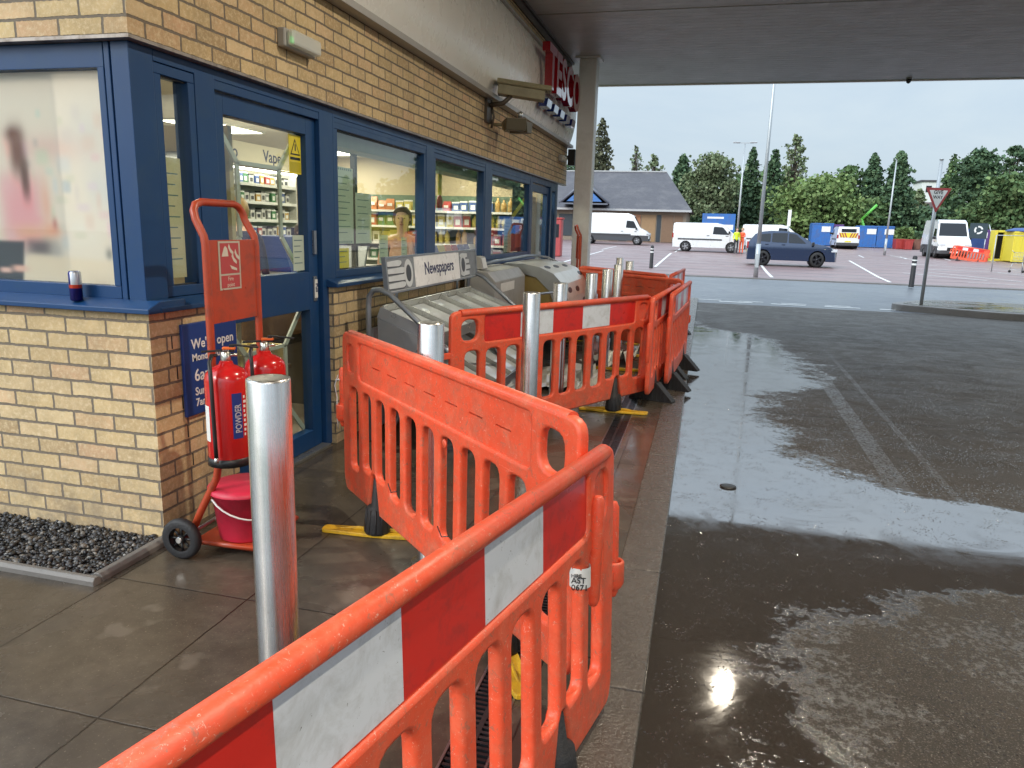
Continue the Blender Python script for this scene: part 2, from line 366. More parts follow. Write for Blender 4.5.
# ------------------------------------------------------------------ ground
def gz(y): return 0. if y<33 else (y-33)*.0125 if y<100 else .84
def sheet(name,x0,x1,ys,zoff,mat,zf=None):
    b=MB()
    for a,c in zip(ys[:-1],ys[1:]):
        za,zc=(zf or gz)(a)+zoff,(zf or gz)(c)+zoff
        b.quad((x0,a,za),(x1,a,za),(x1,c,zc),(x0,c,zc))
    o=b.build(name,mat,fix=False); return tag(o,kind='structure')
tag(MB().quad((-900,-60,-.06),(900,-60,-.06),(900,33,-.06),(-900,33,-.06)).quad((-900,33,-.06),(900,33,-.06),(900,100,.78),(-900,100,.78)).quad((-900,100,.78),(900,100,.78),(900,1500,3.),(-900,1500,3.)).build('ground',M_GRASS,fix=False),kind='structure')
b=MB(); b.box(-9,-.625,-6,FY+.0,-.3,0); b.box(WX,-.625,FY,18.2,-.3,0); b.box(-.485,-.27,-6,18.2,-.3,0); b.box(-.625,-.485,-6,18.2,-.3,-.035)
tag(b.build('forecourt_paving',M_PAVE,fix=False),kind='structure')
b=MB(); y=-6.
while y<18.2:
    b.box(-.27,-.085,y,min(y+.91,18.2),-.3,.003); y+=.916
tag(b.build('kerb',M_KERB,bevel=.006),kind='structure')
tag(MB().quad((-.09,-10,-.03),(30,-10,-.03),(30,17.4,-.03),(-.09,17.4,-.03)).build('forecourt',M_FORE,fix=False),kind='structure')
tag(MB().quad((-40,17.4,-.034),(60,17.4,-.034),(60,29.,-.034),(-40,29.,-.034)).quad((-40,17.4,-.034),(-40,29,-.034),(-80,29,-.034),(-80,17.4,-.034)).quad((30,-10,-.034),(60,-10,-.034),(60,17.4,-.034),(30,17.4,-.034)).build('road',M_ROAD,fix=False),kind='structure')
sheet('car_park',-45,60,[28.2,33,100],-.005,M_PARK)
tag(MB().box(-40,60,28.0,28.15,-.05,.006).build('channel_line',M_KERB2),kind='structure')
# drain channel grille
t=thing('drainage_channel','long dark slotted metal drainage channel set in the wet paving behind the barriers','drain',(-.555,0,0))
b=MB(); b.box(-.07,-.062,-2,18,-.03,.002); b.box(.062,.07,-2,18,-.03,.002); b.build('channel_edge',pm('galvanised_edge',(.25,.26,.28),.3,.8),t)
b=MB(); y=-1.
while y<9.5:
    b.box(-.06,.06,y,y+.011,-.03,-.001); y+=.023
b.box(-.008,.008,-1,9.5,-.03,0)
b.build('grating',pm('grating_iron',(.05,.055,.065),.3,.7),t)
# kerbed island with give way sign
isl=rpoly([(3.95,18.0),(5.9,16.9),(12,16.6),(12,19.7),(5.2,19.75)],[.5,.3,.2,.2,.5],6)
tag(MB().prism(isl,lambda u,v,w:(u,v,w),-.1,.11).build('traffic_island_kerb',M_KERB2,bevel=.02),kind='structure')
isl2=rpoly([(4.2,18.05),(6.,17.1),(11.9,16.8),(11.9,19.5),(5.3,19.55)],[.45,.3,.2,.2,.45],6)
tag(MB().prism(isl2,lambda u,v,w:(u,v,w),.05,.116).build('traffic_island',M_PAVE),kind='structure')
# markings
def stripe(b,p,q,w,z=None):
    p=Vector(p);q=Vector(q);d=(q-p).normalized();n=Vector((-d.y,d.x))*w/2
    f=lambda a:(a.x,a.y,(gz(a.y)+.004) if z is None else z)
    b.quad(f(p-n),f(q-n),f(q+n),f(p+n))
b=MB()
lines=[((-2.12,33.7),(-2.17,50)),((2.45,29.),(2.9,46)),((6.45,29.),(8.3,48)),((-6.4,33),(-6.6,50)),((10.5,47),(19,38.5)),((10.,38),(12.2,33.5)),((13.5,40),(15.5,34.5))]
for p,q in lines:
    p=Vector(p);q=Vector(q)
    if p.y<33<q.y: 
        mid=p+(q-p)*((33-p.y)/(q.y-p.y)); stripe(b,p,mid,.12); stripe(b,mid,q,.12)
    else: stripe(b,p,q,.12)
for k in range(6): 
    x0=-12+k*5; stripe(b,(x0,52),(x0+.1,60),.1)
for k in range(9): stripe(b,(5+k*2.6,54),(5.2+k*2.7,58),.1)
stripe(b,(8.6,36.6),(10.9,33.3),.14); stripe(b,(10.6,41),(20,39),.12); stripe(b,(9.6,31.2),(13,30.4),.12)
tag(b.build('parking_lines',M_LINE,fix=False),kind='structure')
b=MB()
for k in range(7): stripe(b,(.4+k*1.15,17.95),(1.15+k*1.15,17.95),.14,-.028)
for k in range(4): stripe(b,(-.1+k*.95,18.25),(.45+k*.95,18.25),.1,-.028)
stripe(b,(5.4,12.9),(9.5,12.4),.06,-.024)
tag(b.build('give_way_markings',M_LINE,fix=False),kind='structure')
# iron covers in the forecourt
for i,(px,py,r,lb) in enumerate([(728,487,.05,'small round dark iron cover in the standing water'),]):
    g=ground(px,py,-.03); b=MB(); b.lathe([(r,0),(r,.006),(r*.8,.008),(0.001,.008)],seg=24)
    o=b.build('inspection_cover',pm('cast_iron',(.03,.03,.03),.4,.6)); o.location=(g[0],g[1],-.03); tag(o,lb,'cover')

# ------------------------------------------------------------------ shop building
M_BLUE=pm('blue_painted_aluminium',(.010,.050,.150),.36,var=.14,scale=3,dirt=(.03,.07,.13),dirt_amt=.4,dscale=5,coat=.0,spec=.35)
M_BLUED=M_BLUE
M_METAL=pm('galvanised_lintel',(.35,.31,.28),.45,.6,dirt=(.1,.07,.05),dirt_amt=.7,dscale=12)
M_WHITE=pm('white_fascia',(.84,.82,.76),.28,var=.03,scale=2,dirt=(.74,.71,.63),dirt_amt=.10,dscale=2.5)
M_GREYP=pm('grey_painted_metal',(.36,.35,.33),.4,var=.08)
M_GLASS=glassmat('window_glass',(.92,.96,.93),.85,.04)
M_CREAM=pm('cream_wall',(.55,.46,.31),.7,var=.05,scale=2)
M_DARK=pm('dark_gasket',(.012,.013,.015),.5)
shop=thing('shop_building','buff brick petrol station shop with blue window frames and white fascia','building',(WX,FY,0))
YE=12.26; YU=12.78
def P_(name,mb,mats,parent=shop,bevel=0,seg=2): return mb.build(name,mats,parent,bevel,world=True,seg=seg)
# front wall (faces -Y) and side wall (faces +X)
b=MB(); b.box(-9.5,WX,FY,FY+.1,-.05,1.078); b.box(-9.5,WX,FY,FY+.1,2.245,4.16); P_('wall',b,BRX)
b=MB(); b.box(WX-.1,WX,FY+.1,3.385,-.05,1.078); b.box(WX-.1,WX,4.5,10.43,-.05,1.078)
b.box(WX-.1,WX,FY+.1,YU,2.245,4.16); b.box(-9.5,WX-.1,YU-.1,YU-.002,2.245,4.16); P_('wall',b,BRY)
b=MB(); b.box(-9.5,WX-.1,YE-.08,YE,-.05,2.245); P_('wall',b,BRX)
# dark open joints in the brick near the corner
b=MB()
for i in range(9):
    z=.33+i*.075*1.0; yy=2.779+.23-i*.012-(i%2)*.03
    if i%2==0 or i>5: P_('open_joint',MB().box(WX-.01,WX+.0015,yy,yy+.007,z-.028,z+.034),M_DARK)
b=MB(); b.box(-9.5,WX+.012,FY-.012,FY+.06,2.228,2.242); b.box(WX-.06,WX+.012,FY+.06,YU,2.228,2.242); P_('lintel',b,M_METAL)
# sills
b=MB(); b.prism([(FY-.045,1.082),(FY-.045,1.105),(FY+.03,1.135),(FY+.2,1.135),(FY+.2,1.082)],lambda u,v,w:(w,u,v),-9.5,WX+.04)
P_('window_sill',b,M_BLUE,bevel=.004)
b=MB()
for y0,y1 in ((FY+.031,3.39),(4.47,10.42)):
    b.prism([(WX+.045,1.082),(WX+.045,1.105),(WX-.03,1.135),(WX-.2,1.135),(WX-.2,1.082)],lambda u,v,w:(u,w,v),y0,y1)
P_('window_sill',b,M_BLUE,bevel=.004)
FX=WX-.035   # outer face of the frames on the side wall
FYF=FY+.035
# corner post and frames
b=MB(); b.box(WX-.125,FX,FYF,FY+.18,1.13,2.228); b.box(WX-.165,WX-.137,FYF+.004,FY+.12,1.13,2.228)
P_('corner_post',b,M_BLUE,bevel=.003)
# front window
wf=MB(); x1=WX-.140
wf.box(-6.0,x1-.03,FYF+.006,FYF+.09,1.133,1.192); wf.box(-6.0,x1-.03,FYF+.006,FYF+.09,2.125,2.228); wf.box(x1-.062,x1-.028,FYF+.002,FYF+.09,1.192,2.125)
wf.box(-6.06,-6.0,FYF+.006,FYF+.09,1.133,2.228)
fw=P_('window',wf,M_BLUE,bevel=.003)
P_('pane',MB().box(-6.0,x1-.06,FYF+.03,FYF+.036,1.19,2.127),glassmat('front_window_glass',(.96,.97,.96),.7,.015),fw)
b=MB(); b.box(-9.5,-6.06,FYF,FYF+.1,1.13,2.228); P_('panel',b,M_BLUE)
def side_window(y0,y1,z0,z1,fr=.045,frb=.05,deep=.09):
    b=MB(); b.box(FX-deep,FX-.004,y0,y1,z0,z0+frb); b.box(FX-deep,FX-.004,y0,y1,z1-fr,z1); b.box(FX-deep,FX-.004,y0,y0+fr,z0+frb,z1-fr); b.box(FX-deep,FX-.004,y1-fr,y1,z0+frb,z1-fr)
    w=P_('window',b,M_BLUE,bevel=.003)
    P_('pane',MB().box(FX-.045,FX-.039,y0+fr-.003,y1-fr+.003,z0+frb-.003,z1-fr+.003),M_GLASS,w)
    for a,c,e,f in ((y0+fr,y1-fr,z0+frb,z0+frb+.006),(y0+fr,y1-fr,z1-fr-.006,z1-fr)): P_('gasket',MB().box(FX-.038,FX-.02,a,c,e,f),M_DARK,w)
side_window(2.962,3.235,1.137,2.175)
side_window(4.625,6.30,1.137,2.155); side_window(6.50,8.11,1.137,2.145); side_window(8.36,10.30,1.137,2.145); side_window(11.78,12.12,.45,2.145)
b=MB()
for y0,y1,z0 in ((3.237,3.385,1.136),(4.425,4.60,0),(4.60,4.623,1.137),(6.302,6.498,1.137),(8.112,8.358,1.137),(10.302,10.45,1.137),(11.70,11.778,0),(12.122,YE+.002,0)):
    b.box(FX-.10,FX,y0,y1,z0,2.2)
b.box(FX-.1,FX-.001,2.962,YE,2.178,2.2275); b.box(FX-.1,FX-.003,4.623,YE,2.147,2.1778); b.box(FX-.1,FX-.003,3.386,4.424,2.134,2.1778); b.box(FX-.1,FX-.002,11.778,12.122,0,.448)
P_('frame_mullion',b,M_BLUE,bevel=.003)
def door(y0,y1,name_glass=True,mid=True):
    b=MB(); X0,X1=FX-.10,FX-.03
    b.box(X0,X1,y0,y0+.09,.02,2.13); b.box(X0,X1,y1-.11,y1,.02,2.13); b.box(X0,X1,y0+.09,y1-.11,2.03,2.13); b.box(X0,X1,y0+.09,y1-.11,.02,.14)
    if mid: b.box(X0,X1,y0+.09,y1-.11,.948,1.19)
    d=P_('door',b,M_BLUE,bevel=.003)
    g=MB()
    if mid: g.box(X1-.04,X1-.034,y0+.088,y1-.108,1.188,2.032); g.box(X1-.04,X1-.034,y0+.088,y1-.108,.138,.95)
    else: g.box(X1-.04,X1-.034,y0+.088,y1-.108,.138,2.032)
    P_('pane',g,M_GLASS,d); return d
door1=door(3.395,4.415); door2=door(10.455,11.695,mid=False)
P_('threshold',MB().box(FX-.12,FX+.03,3.39,4.43,-.02,.018),pm('aluminium_threshold',(.5,.5,.48),.3,.8),door1)
# diagonal brace bars behind door glass
M_BAR=pm('pale_grey_bar',(.50,.52,.48),.4,var=.05)
b=MB(); xb=FX-.095
def bar(pts,w=.016):
    for (ya,za),(yb,zb) in zip(pts[:-1],pts[1:]):
        d=Vector((0,yb-ya,zb-za)); n=Vector((0,-d.z,d.y)).normalized()*w
        A=Vector((xb,ya,za)); B=Vector((xb,yb,zb))
        b.add([A-n,B-n,B+n,A+n,A-n-Vector((.012,0,0)),B-n-Vector((.012,0,0)),B+n-Vector((.012,0,0)),A+n-Vector((.012,0,0))],[(0,1,2,3),(7,6,5,4),(0,4,5,1),(1,5,6,2),(2,6,7,3),(3,7,4,0)])
for zt,zb_,s in ((2.03,1.19,1),(.95,.14,1)):
    h=zt-zb_; y0,y1=3.485,4.305; 
    bar([(y0,zt),(y0+.2,zt-h*.26),(y0+.2,zb_+h*.26),(y0,zb_)]); bar([(y1,zt),(y1-.2,zt-h*.26),(y1-.2,zb_+h*.26),(y1,zb_)]); bar([(y0+.2,zt-h*.26),(y1-.2,zt-h*.26)],.011)
P_('brace_bar',b,M_BAR,door1)
# door furniture and signs
lab_w=pm('label_white',(.75,.75,.72),.4); lab_y=pm('label_yellow',(.75,.62,.03),.4); M_INK=pm('ink_navy',(.015,.02,.09),.5); M_BLACK=pm('black_plastic',(.012,.012,.013),.4,var=.3)
M_SPL=pm('steel_plate',(.25,.28,.32),.3,.7); P_('lock_plate',MB().box(FX-.03,FX-.02,4.345,4.385,1.0,1.16),M_SPL,door1,bevel=.002); P_('door_handle',MB().box(FX-.03,FX-.012,4.35,4.378,1.30,1.45),M_SPL,door1,bevel=.002)
s_=P_('pull_sign',MB().box(FX-.0195,FX-.016,4.348,4.382,1.02,1.14),lab_w,door1)
lettering('pull_lettering','Pull',.04,basis((FX-.0145,4.357,1.115),(0,0,-1),(0,1,0)),M_INK,door1,bold=.0008)
# warning sticker on the door glass
b=MB(); b.box(FX-.063,FX-.061,4.16,4.295,1.79,2.02,0); b.box(FX-.0608,FX-.0602,4.165,4.29,1.80,1.86,1)
ws=P_('warning_sticker',b,[lab_y,pm('sticker_dark_yellow',(.5,.42,.02),.5)],door1)
def tri(mb,x,c,s,m=0,t=.0006): mb.prism([(c[0]-s,c[1]-s*.8),(c[0]+s,c[1]-s*.8),(c[0],c[1]+s*.95)],lambda u,v,w:(w,u,v),x,x+t,m)
b=MB(); tri(b,FX-.0602,(4.228,1.945),.055); P_('warning_triangle',b,M_BLACK,ws)
b=MB(); tri(b,FX-.0595,(4.228,1.943),.042); P_('warning_triangle_centre',b,lab_y,ws)
b=MB(); b.box(FX-.0588,FX-.0582,4.222,4.234,1.925,1.965); b.box(FX-.0602,FX-.0596,4.17,4.285,1.872,1.888); P_('warning_mark',b,M_BLACK,ws)
# ceiling slab / roof and interior shell
b=MB(); b.box(-9.5,WX-.1,FY+.1,YU-.1,4.0,4.1); P_('roof',b,M_GREYP)
b=MB(); b.box(-9.45,FX-.12,FY+.12,YE-.1,2.62,2.66); P_('ceiling',b,pm('ceiling_tile',(.62,.58,.48),.8))
b=MB(); b.box(-9.45,FX-.10,FY+.1,YE-.08,-.05,.01); P_('interior_floor',b,pm('vinyl_floor',(.35,.30,.25),.35))
b=MB(); b.box(-9.45,-9.4,FY+.1,YE-.08,.01,2.62); b.box(-9.4,FX-.12,YE-.12,YE-.081,.01,2.62); b.box(-9.4,-2.9,FY+.101,FY+.14,1.14,2.62); b.box(-9.4,WX-.12,FY+.101,FY+.14,.01,1.08); P_('interior_wall',b,M_CREAM)
b=MB(); b.box(FX-.32,FX-.14,4.62,10.3,2.03,2.6); P_('canopy_reflection_panel',b,pm('canopy_reflection_green',(.38,.45,.36),.6))  # pale green panel added inside, standing in for the canopy reflection on the glass
# brick inner leaf below windows
b=MB(); b.box(WX-.2,WX-.101,4.5,10.43,0,1.08); b.box(WX-.2,WX-.101,FY+.1,3.385,0,1.08); b.box(WX-.25,WX-.101,FY+.1,YE,2.245,2.62); P_('inner_leaf',b,M_CREAM)
# fascia: gently bulging white panel with grey lips
b=MB(); y0f,y1f=3.0,12.76; z0,z1=2.89,3.90; prof=[]
for i in range(15):
    t=i/14; prof.append((WX+.03+.10*math.sin(PI*t)**.8, z0+(z1-z0)*t))
ny=2
vs=[];fs=[]
for yy in (y0f,y1f):
    for x,z in prof: vs.append((x,yy,z))
n=len(prof)
for i in range(n-1): fs.append((i,i+1,n+i+1,n+i))
b.add(vs,fs,0,True); 
b.add([(WX+.002,y0f,z0),(WX+.002,y0f,z1)]+[(x,y0f,z) for x,z in prof],[tuple([0]+list(range(2,n+2))+[1])],0)
b.add([(WX+.002,y1f,z0),(WX+.002,y1f,z1)]+[(x,y1f,z) for x,z in prof],[tuple([0]+list(range(2,n+2))+[1])],0)
fas=P_('fascia',b,M_WHITE)
b=MB(); b.box(WX+.001,WX+.10,y0f-.01,y1f+.02,2.84,2.888); b.box(WX+.001,WX+.07,y0f-.01,y1f+.02,3.902,3.93); P_('fascia_trim',b,M_GREYP,fas,bevel=.004)
b=MB()
for yy in (5.7,8.4,11.0): b.box(WX+.02,WX+.127,yy,yy+.004,3.1,3.7)
pass
b=MB(); b.box(-9.55,WX+.05,FY-.05,FY+.13,4.162,4.197); b.box(WX-.12,WX+.05,FY+.131,YU+.05,4.162,4.197); P_('coping',b,pm('dark_coping',(.12,.10,.09),.5,.3))
b=MB(); b.box(WX+.001,WX+.022,FY,YU,4.07,4.158); P_('coping_trim',b,pm('brown_trim',(.10,.08,.06),.6))
# shop sign: letters with deep returns and a row of stripes below
M_RED=pm('sign_red_gloss',(.30,.008,.018),.12,var=.05,coat=.5)
M_SBLUE=pm('sign_blue_gloss',(.01,.03,.16),.12,var=.05,coat=.5)
sg=thing('shop_sign','raised glossy red capital letters above a row of blue stripes on the white fascia','sign',(WX+.13,10.1,3.0))
me=textmesh('TESCO',.72,.05,'LEFT',.022,1.02)
xs=[v.co.x for v in me.vertices]; w=max(xs)-min(xs)
T=basis((WX+.245,9.75,3.30),(0,1,0),(0,0,1))@Matrix.Diagonal((2.35/w,1.0,1,1))
MB().addmesh(me,T).build('letters',M_RED,sg,world=True,fix=False)
b=MB()
for k in range(5):
    y=9.85+k*.46; b.prism([(y,3.06),(y+.28,3.06),(y+.37,3.17),(y+.09,3.17)],lambda u,v,w:(w,u,v),WX+.14,WX+.25)
b.build('stripes',M_SBLUE,sg,world=True,bevel=.003)
# opening-hours sign
t=thing('opening_hours_sign','blue opening hours board with white lettering fixed low on the side brickwork','sign',(WX+.02,2.97,.56))
M_SIGNB=pm('sign_blue',(.012,.045,.22),.35,var=.08)
b=MB(); b.box(WX+.004,WX+.022,2.965,3.385,.558,1.01); b.build('board',M_SIGNB,t,world=True,bevel=.004)
M_WL=pm('white_lettering',(.8,.8,.8),.5,var=.02)
for txt,sz,y,z in (("We're open",.068,3.02,.885),("Monday to Sat",.05,3.02,.825),("6am",.085,3.03,.725),("Sunday",.055,3.03,.655),("7am",.055,3.03,.60)):
    lettering('sign_lettering',txt,sz,basis((WX+.024,y,z),(0,1,0),(0,0,1)),M_WL,t,bold=.0008)
# energy drink can on the sill
t=thing('drinks_can','blue and silver drinks can standing on the front window sill','can',(-2.755,FY-.012,1.121))
b=MB(); r=.0265
b.lathe([(.020,0),(r,.006),(r,.125),(.0225,.134),(.0215,.134),(.0215,.131),(.001,.131)],seg=28,cap=True)
m,nt,p,o=newmat('can_print'); v=objvec(nt); s=N(nt,'ShaderNodeSeparateXYZ'); L(nt,v,s.inputs[0])
ang=math_(nt,'GREATER_THAN',math_(nt,'MULTIPLY',math_(nt,'ADD',s.outputs[0],math_(nt,'MULTIPLY',0.0,1)),math_(nt,'SUBTRACT',s.outputs[2],.065)),0.)
band=math_(nt,'LESS_THAN',math_(nt,'ABSOLUTE',math_(nt,'SUBTRACT',s.outputs[2],.066)),.008)
c=mix(nt,ang,(.012,.012,.16),(.55,.57,.62)); c=mix(nt,math_(nt,'LESS_THAN',s.outputs[2],.06),c,(.012,.012,.13)); c=mix(nt,band,c,(.6,.06,.03)); L(nt,c,p.inputs['Base Color']); p.inputs['Metallic'].default_value=.6; p.inputs['Roughness'].default_value=.3
b.build('can_body',m,t); MB().lathe([(.0205,.1285),(.0205,.1315)],seg=24).build('lid',pm('can_aluminium',(.7,.7,.7),.25,1.),t)

# ------------------------------------------------------------------ window poster (a real flat print behind the front glass)
NX,NZ=230,150; px0,pz0,px1,pz1=-4.6,1.19,-2.56,2.13; py=FYF+.06
def shade(x,z):
    s=(x,z); 
    g=lambda cx,cz,sx,sz,p=2: math.exp(-(abs((x-cx)/sx)**p+abs((z-cz)/sz)**p))
    c=np.array([.66,.60,.50]); 
    def ov(col,a): 
        nonlocal c; c=c*(1-a)+np.array(col)*a
    ov([.62,.55,.45],.8*g(-2.9,2.08,.6,.05))
    ov([.50,.52,.50],.55*g(-2.72,1.85,.10,.14)); ov([.45,.50,.52],.5*g(-2.66,1.62,.09,.10)); ov([.30,.38,.42],.6*g(-2.86,1.63,.025,.03,4))
    ov([.60,.36,.32],.5*g(-2.95,1.80,.20,.06)); ov([.42,.44,.42],.4*g(-2.60,1.5,.03,.16)); ov([.14,.15,.15],.75*g(-2.655,1.33,.02,.03)); ov([.7,.66,.6],.4*g(-2.8,1.42,.1,.06))
    for k in range(34): 
        ov([.38+.3*((k*37)%10)/10,.36+.25*((k*53)%10)/10,.33+.25*((k*71)%10)/10],.42*g(-3.1+.50*((k*29)%17)/17,1.38+.6*((k*41)%19)/19,.016+.012*(k%3),.02+.02*(k%2),3))
    # woman: pink top, long brown hair
    ov([.74,.33,.34],.95*g(-3.125,1.52,.125,.17,4)); ov([.72,.40,.30],.85*g(-2.985,1.55,.03,.11)); ov([.68,.36,.24],.9*g(-2.965,1.43,.055,.035)); ov([.70,.40,.28],.85*g(-3.095,1.42,.10,.035))
    ov([.78,.50,.42],.95*g(-3.170,1.80,.035,.055)); ov([.16,.07,.05],.96*g(-3.120,1.78,.048,.115,3)); ov([.10,.05,.04],.9*g(-3.090,1.66,.026,.10,3)); ov([.16,.07,.05],.95*g(-3.135,1.86,.05,.035)); ov([.78,.40,.40],.5*g(-3.195,1.62,.04,.05))
    ov([.09,.09,.11],.85*g(-3.045,1.345,.09,.045,3)); ov([.30,.30,.30],.5*g(-2.945,1.33,.04,.06)); ov([.45,.14,.12],.7*g(-2.945,1.46,.015,.03)); ov([.8,.45,.45],.6*g(-3.205,1.40,.03,.03))
    for k in range(6): 
        xx=-3.5-.2*k; ov([.30+.2*((k*7)%3)/3,.32,.34+.1*(k%2)],.6*g(xx,1.5+.1*((k*5)%4),.06,.2,3))
    ov([.66,.57,.43],.9*(1/(1+math.exp(-(1.30-.04*(x+2.7)-z)*160)))*(1/(1+math.exp(-(x+3.17-.4*(z-1.19))*120))))
    ov([.085,.095,.11],.97*(1/(1+math.exp(-(1.375-z)*300)))*(1/(1+math.exp((x+3.16-.15*(z-1.19))*300))))
    ov([.75,.47,.38],.97*g(-3.17,1.245,.05,.016,3)); ov([.75,.5,.42],.95*g(-3.26,1.235,.035,.013,3))
    return np.clip(c*np.array([1.45,1.46,1.55]),0,.95)
vs=[];fs=[];cl=[]
for j in range(NZ):
    for i in range(NX):
        x=px0+(px1-px0)*i/(NX-1); z=pz0+(pz1-pz0)*j/(NZ-1); vs.append((x,py,z)); cl.append(shade(x,z))
for j in range(NZ-1):
    for i in range(NX-1): a=j*NX+i; fs.append((a,a+1,a+NX+1,a+NX))
t=MB().add(vs,fs,0,False); po=t.build('window_poster',None or M_CREAM,fix=False)
ca=po.data.color_attributes.new('print','FLOAT_COLOR','POINT'); 
ca.data.foreach_set('color',[q for c in cl for q in (*c,1.)])
m=bpy.data.materials.new('poster_print'); m.use_nodes=True; nt=m.node_tree; nt.nodes.clear(); o=N(nt,'ShaderNodeOutputMaterial')
at_=N(nt,'ShaderNodeVertexColor'); at_.layer_name='print'; d=N(nt,'ShaderNodeBsdfDiffuse'); tr=N(nt,'ShaderNodeBsdfTranslucent'); ms=N(nt,'ShaderNodeMixShader'); ms.inputs[0].default_value=.35
L(nt,at_.outputs[0],d.inputs[0]); L(nt,at_.outputs[0],tr.inputs[0]); L(nt,d.outputs[0],ms.inputs[1]); L(nt,tr.outputs[0],ms.inputs[2]); L(nt,ms.outputs[0],o.inputs[0])
po.data.materials[0]=m
tag(po,'faded advertising print of a long-haired woman in a pink top behind the front window','poster')

# ------------------------------------------------------------------ gravel bed with kerb edging
b=MB(); b.prism([(2.30,-.02),(2.30,.02),(2.31,.035),(2.33,.035),(2.345,.02),(2.345,-.02)],lambda u,v,w:(w,u,v),-9.,-2.34)
tag(b.build('gravel_edging',M_KERB2,bevel=.004),'low grey concrete edging running along the front of the pebble bed','edging')
b=MB(); b.prism([(-2.395,-.02),(-2.395,.02),(-2.38,.035),(-2.355,.035),(-2.34,.02),(-2.34,-.02)],lambda u,v,w:(u,w,v),2.348,FY-.004)
tag(b.build('gravel_edging',M_KERB2,bevel=.004),'short grey concrete edging at the open end of the pebble bed beside the wall corner','edging')
def ico():
    import bmesh
    bm=bmesh.new(); bmesh.ops.create_icosphere(bm,subdivisions=1,radius=1.); v=np.array([q.co[:] for q in bm.verts]); f=np.array([[q.index for q in g.verts] for g in bm.faces]); bm.free(); return v,f
def fastmesh(name,V,Fc,mat,smooth=False):
    me=bpy.data.meshes.new(name); k=Fc.shape[1]
    me.vertices.add(len(V)); me.vertices.foreach_set('co',V.astype(np.float32).ravel())
    me.loops.add(Fc.size); me.loops.foreach_set('vertex_index',Fc.astype(np.int32).ravel())
    me.polygons.add(len(Fc)); me.polygons.foreach_set('loop_start',np.arange(0,Fc.size,k,dtype=np.int32))
    if smooth: me.polygons.foreach_set('use_smooth',np.ones(len(Fc),bool))
    me.materials.append(mat); me.update(calc_edges=True)
    o=bpy.data.objects.new(name,me); COL.objects.link(o); return o
iv,if_=ico(); NP=5200; rg=np.random.default_rng(3)
V=[];Fa=[]
for k in range(NP):
    c=np.array([-2.405-rg.random()*1.9,2.355+rg.random()*.42,.0+.02*rg.random()]); s=(.006+.011*rg.random()**1.5)*np.array([1,.6+.5*rg.random(),.6+.2*rg.random()])
    a=rg.random()*6.28; Rz=np.array([[math.cos(a),-math.sin(a),0],[math.sin(a),math.cos(a),0],[0,0,1]])
    V.append((iv*(1+.18*rg.standard_normal((len(iv),1)))*s)@Rz.T+c); Fa.append(if_+k*len(iv))
def island_mat(name,stops,rough=.5):
    m,nt,p,o=newmat(name); g=N(nt,'ShaderNodeNewGeometry'); L(nt,ramp(nt,g.outputs['Random Per Island'],stops),p.inputs['Base Color']); p.inputs['Roughness'].default_value=rough; return m,nt,p,g
mg,_,_,_=island_mat('dark_pebbles',[(0.,(.008,.009,.010)),(.45,(.03,.03,.034)),(.75,(.06,.06,.065)),(.90,(.14,.12,.10)),(1.,(.30,.29,.27))],.4)
tag(fastmesh('pebbles',np.concatenate(V),np.concatenate(Fa),mg,True),'dark wet pebbles filling the bed under the front window','gravel',kind='stuff')
tag(MB().box(-9,-2.4,2.345,FY-.002,-.02,.004).build('gravel_bed',pm('soil',(.02,.018,.016),.9)),kind='structure')

# ------------------------------------------------------------------ canopy
ZC=4.2; CYE=14.85
M_CAN=pm('canopy_soffit',(.64,.65,.66),.45,var=.06,scale=1.2,dirt=(.40,.39,.38),dirt_amt=.4,dscale=1.5)
can=thing('canopy','large flat grey petrol station canopy with ribbed soffit over the forecourt','canopy',(6,6,ZC))
b=MB(); x=-2.3; 
y=-3.
while y<CYE-.06:
    b.box(-3.4,17,y,min(y+.145,CYE-.06),ZC,ZC+.03); y+=.15
b.build('soffit',M_CAN,can,world=True,fix=False)
MB().box(-3.4,17,-3.,CYE-.06,ZC+.035,ZC+.6).build('deck',M_GREYP,can,world=True)
b=MB(); b.box(-3.42,17,CYE-.055,CYE,ZC-.02,ZC+.75); b.box(-3.42,17,-3.06,-3.0,ZC-.02,ZC+.75); b.box(17.001,17.05,-3.06,CYE,ZC-.02,ZC+.75); b.build('edge_fascia',M_WHITE,can,world=True)
b=MB()
for yy in (5.,10.): b.box(-3.4,17,yy,yy+.03,ZC-.006,ZC+.01)
b.build('soffit_joint',M_GREYP,can,world=True)
# column
c0=(-2.04,12.55)
t=thing('canopy_column','square grey steel column holding up the canopy at the far end of the shop','column',(c0[0],c0[1],0))
M_COL=pm('column_paint',(.84,.84,.82),.4,var=.05,dirt=(.5,.47,.42),dirt_amt=.4,dscale=2)
b=MB(); b.box(-.14,.14,-.14,.14,0,ZC-.03); b.build('post',M_COL,t,bevel=.012); b=MB(); b.box(-.2,.2,-.2,.2,ZC-.03,ZC-.002); b.build('cap_plate',M_COL,t)
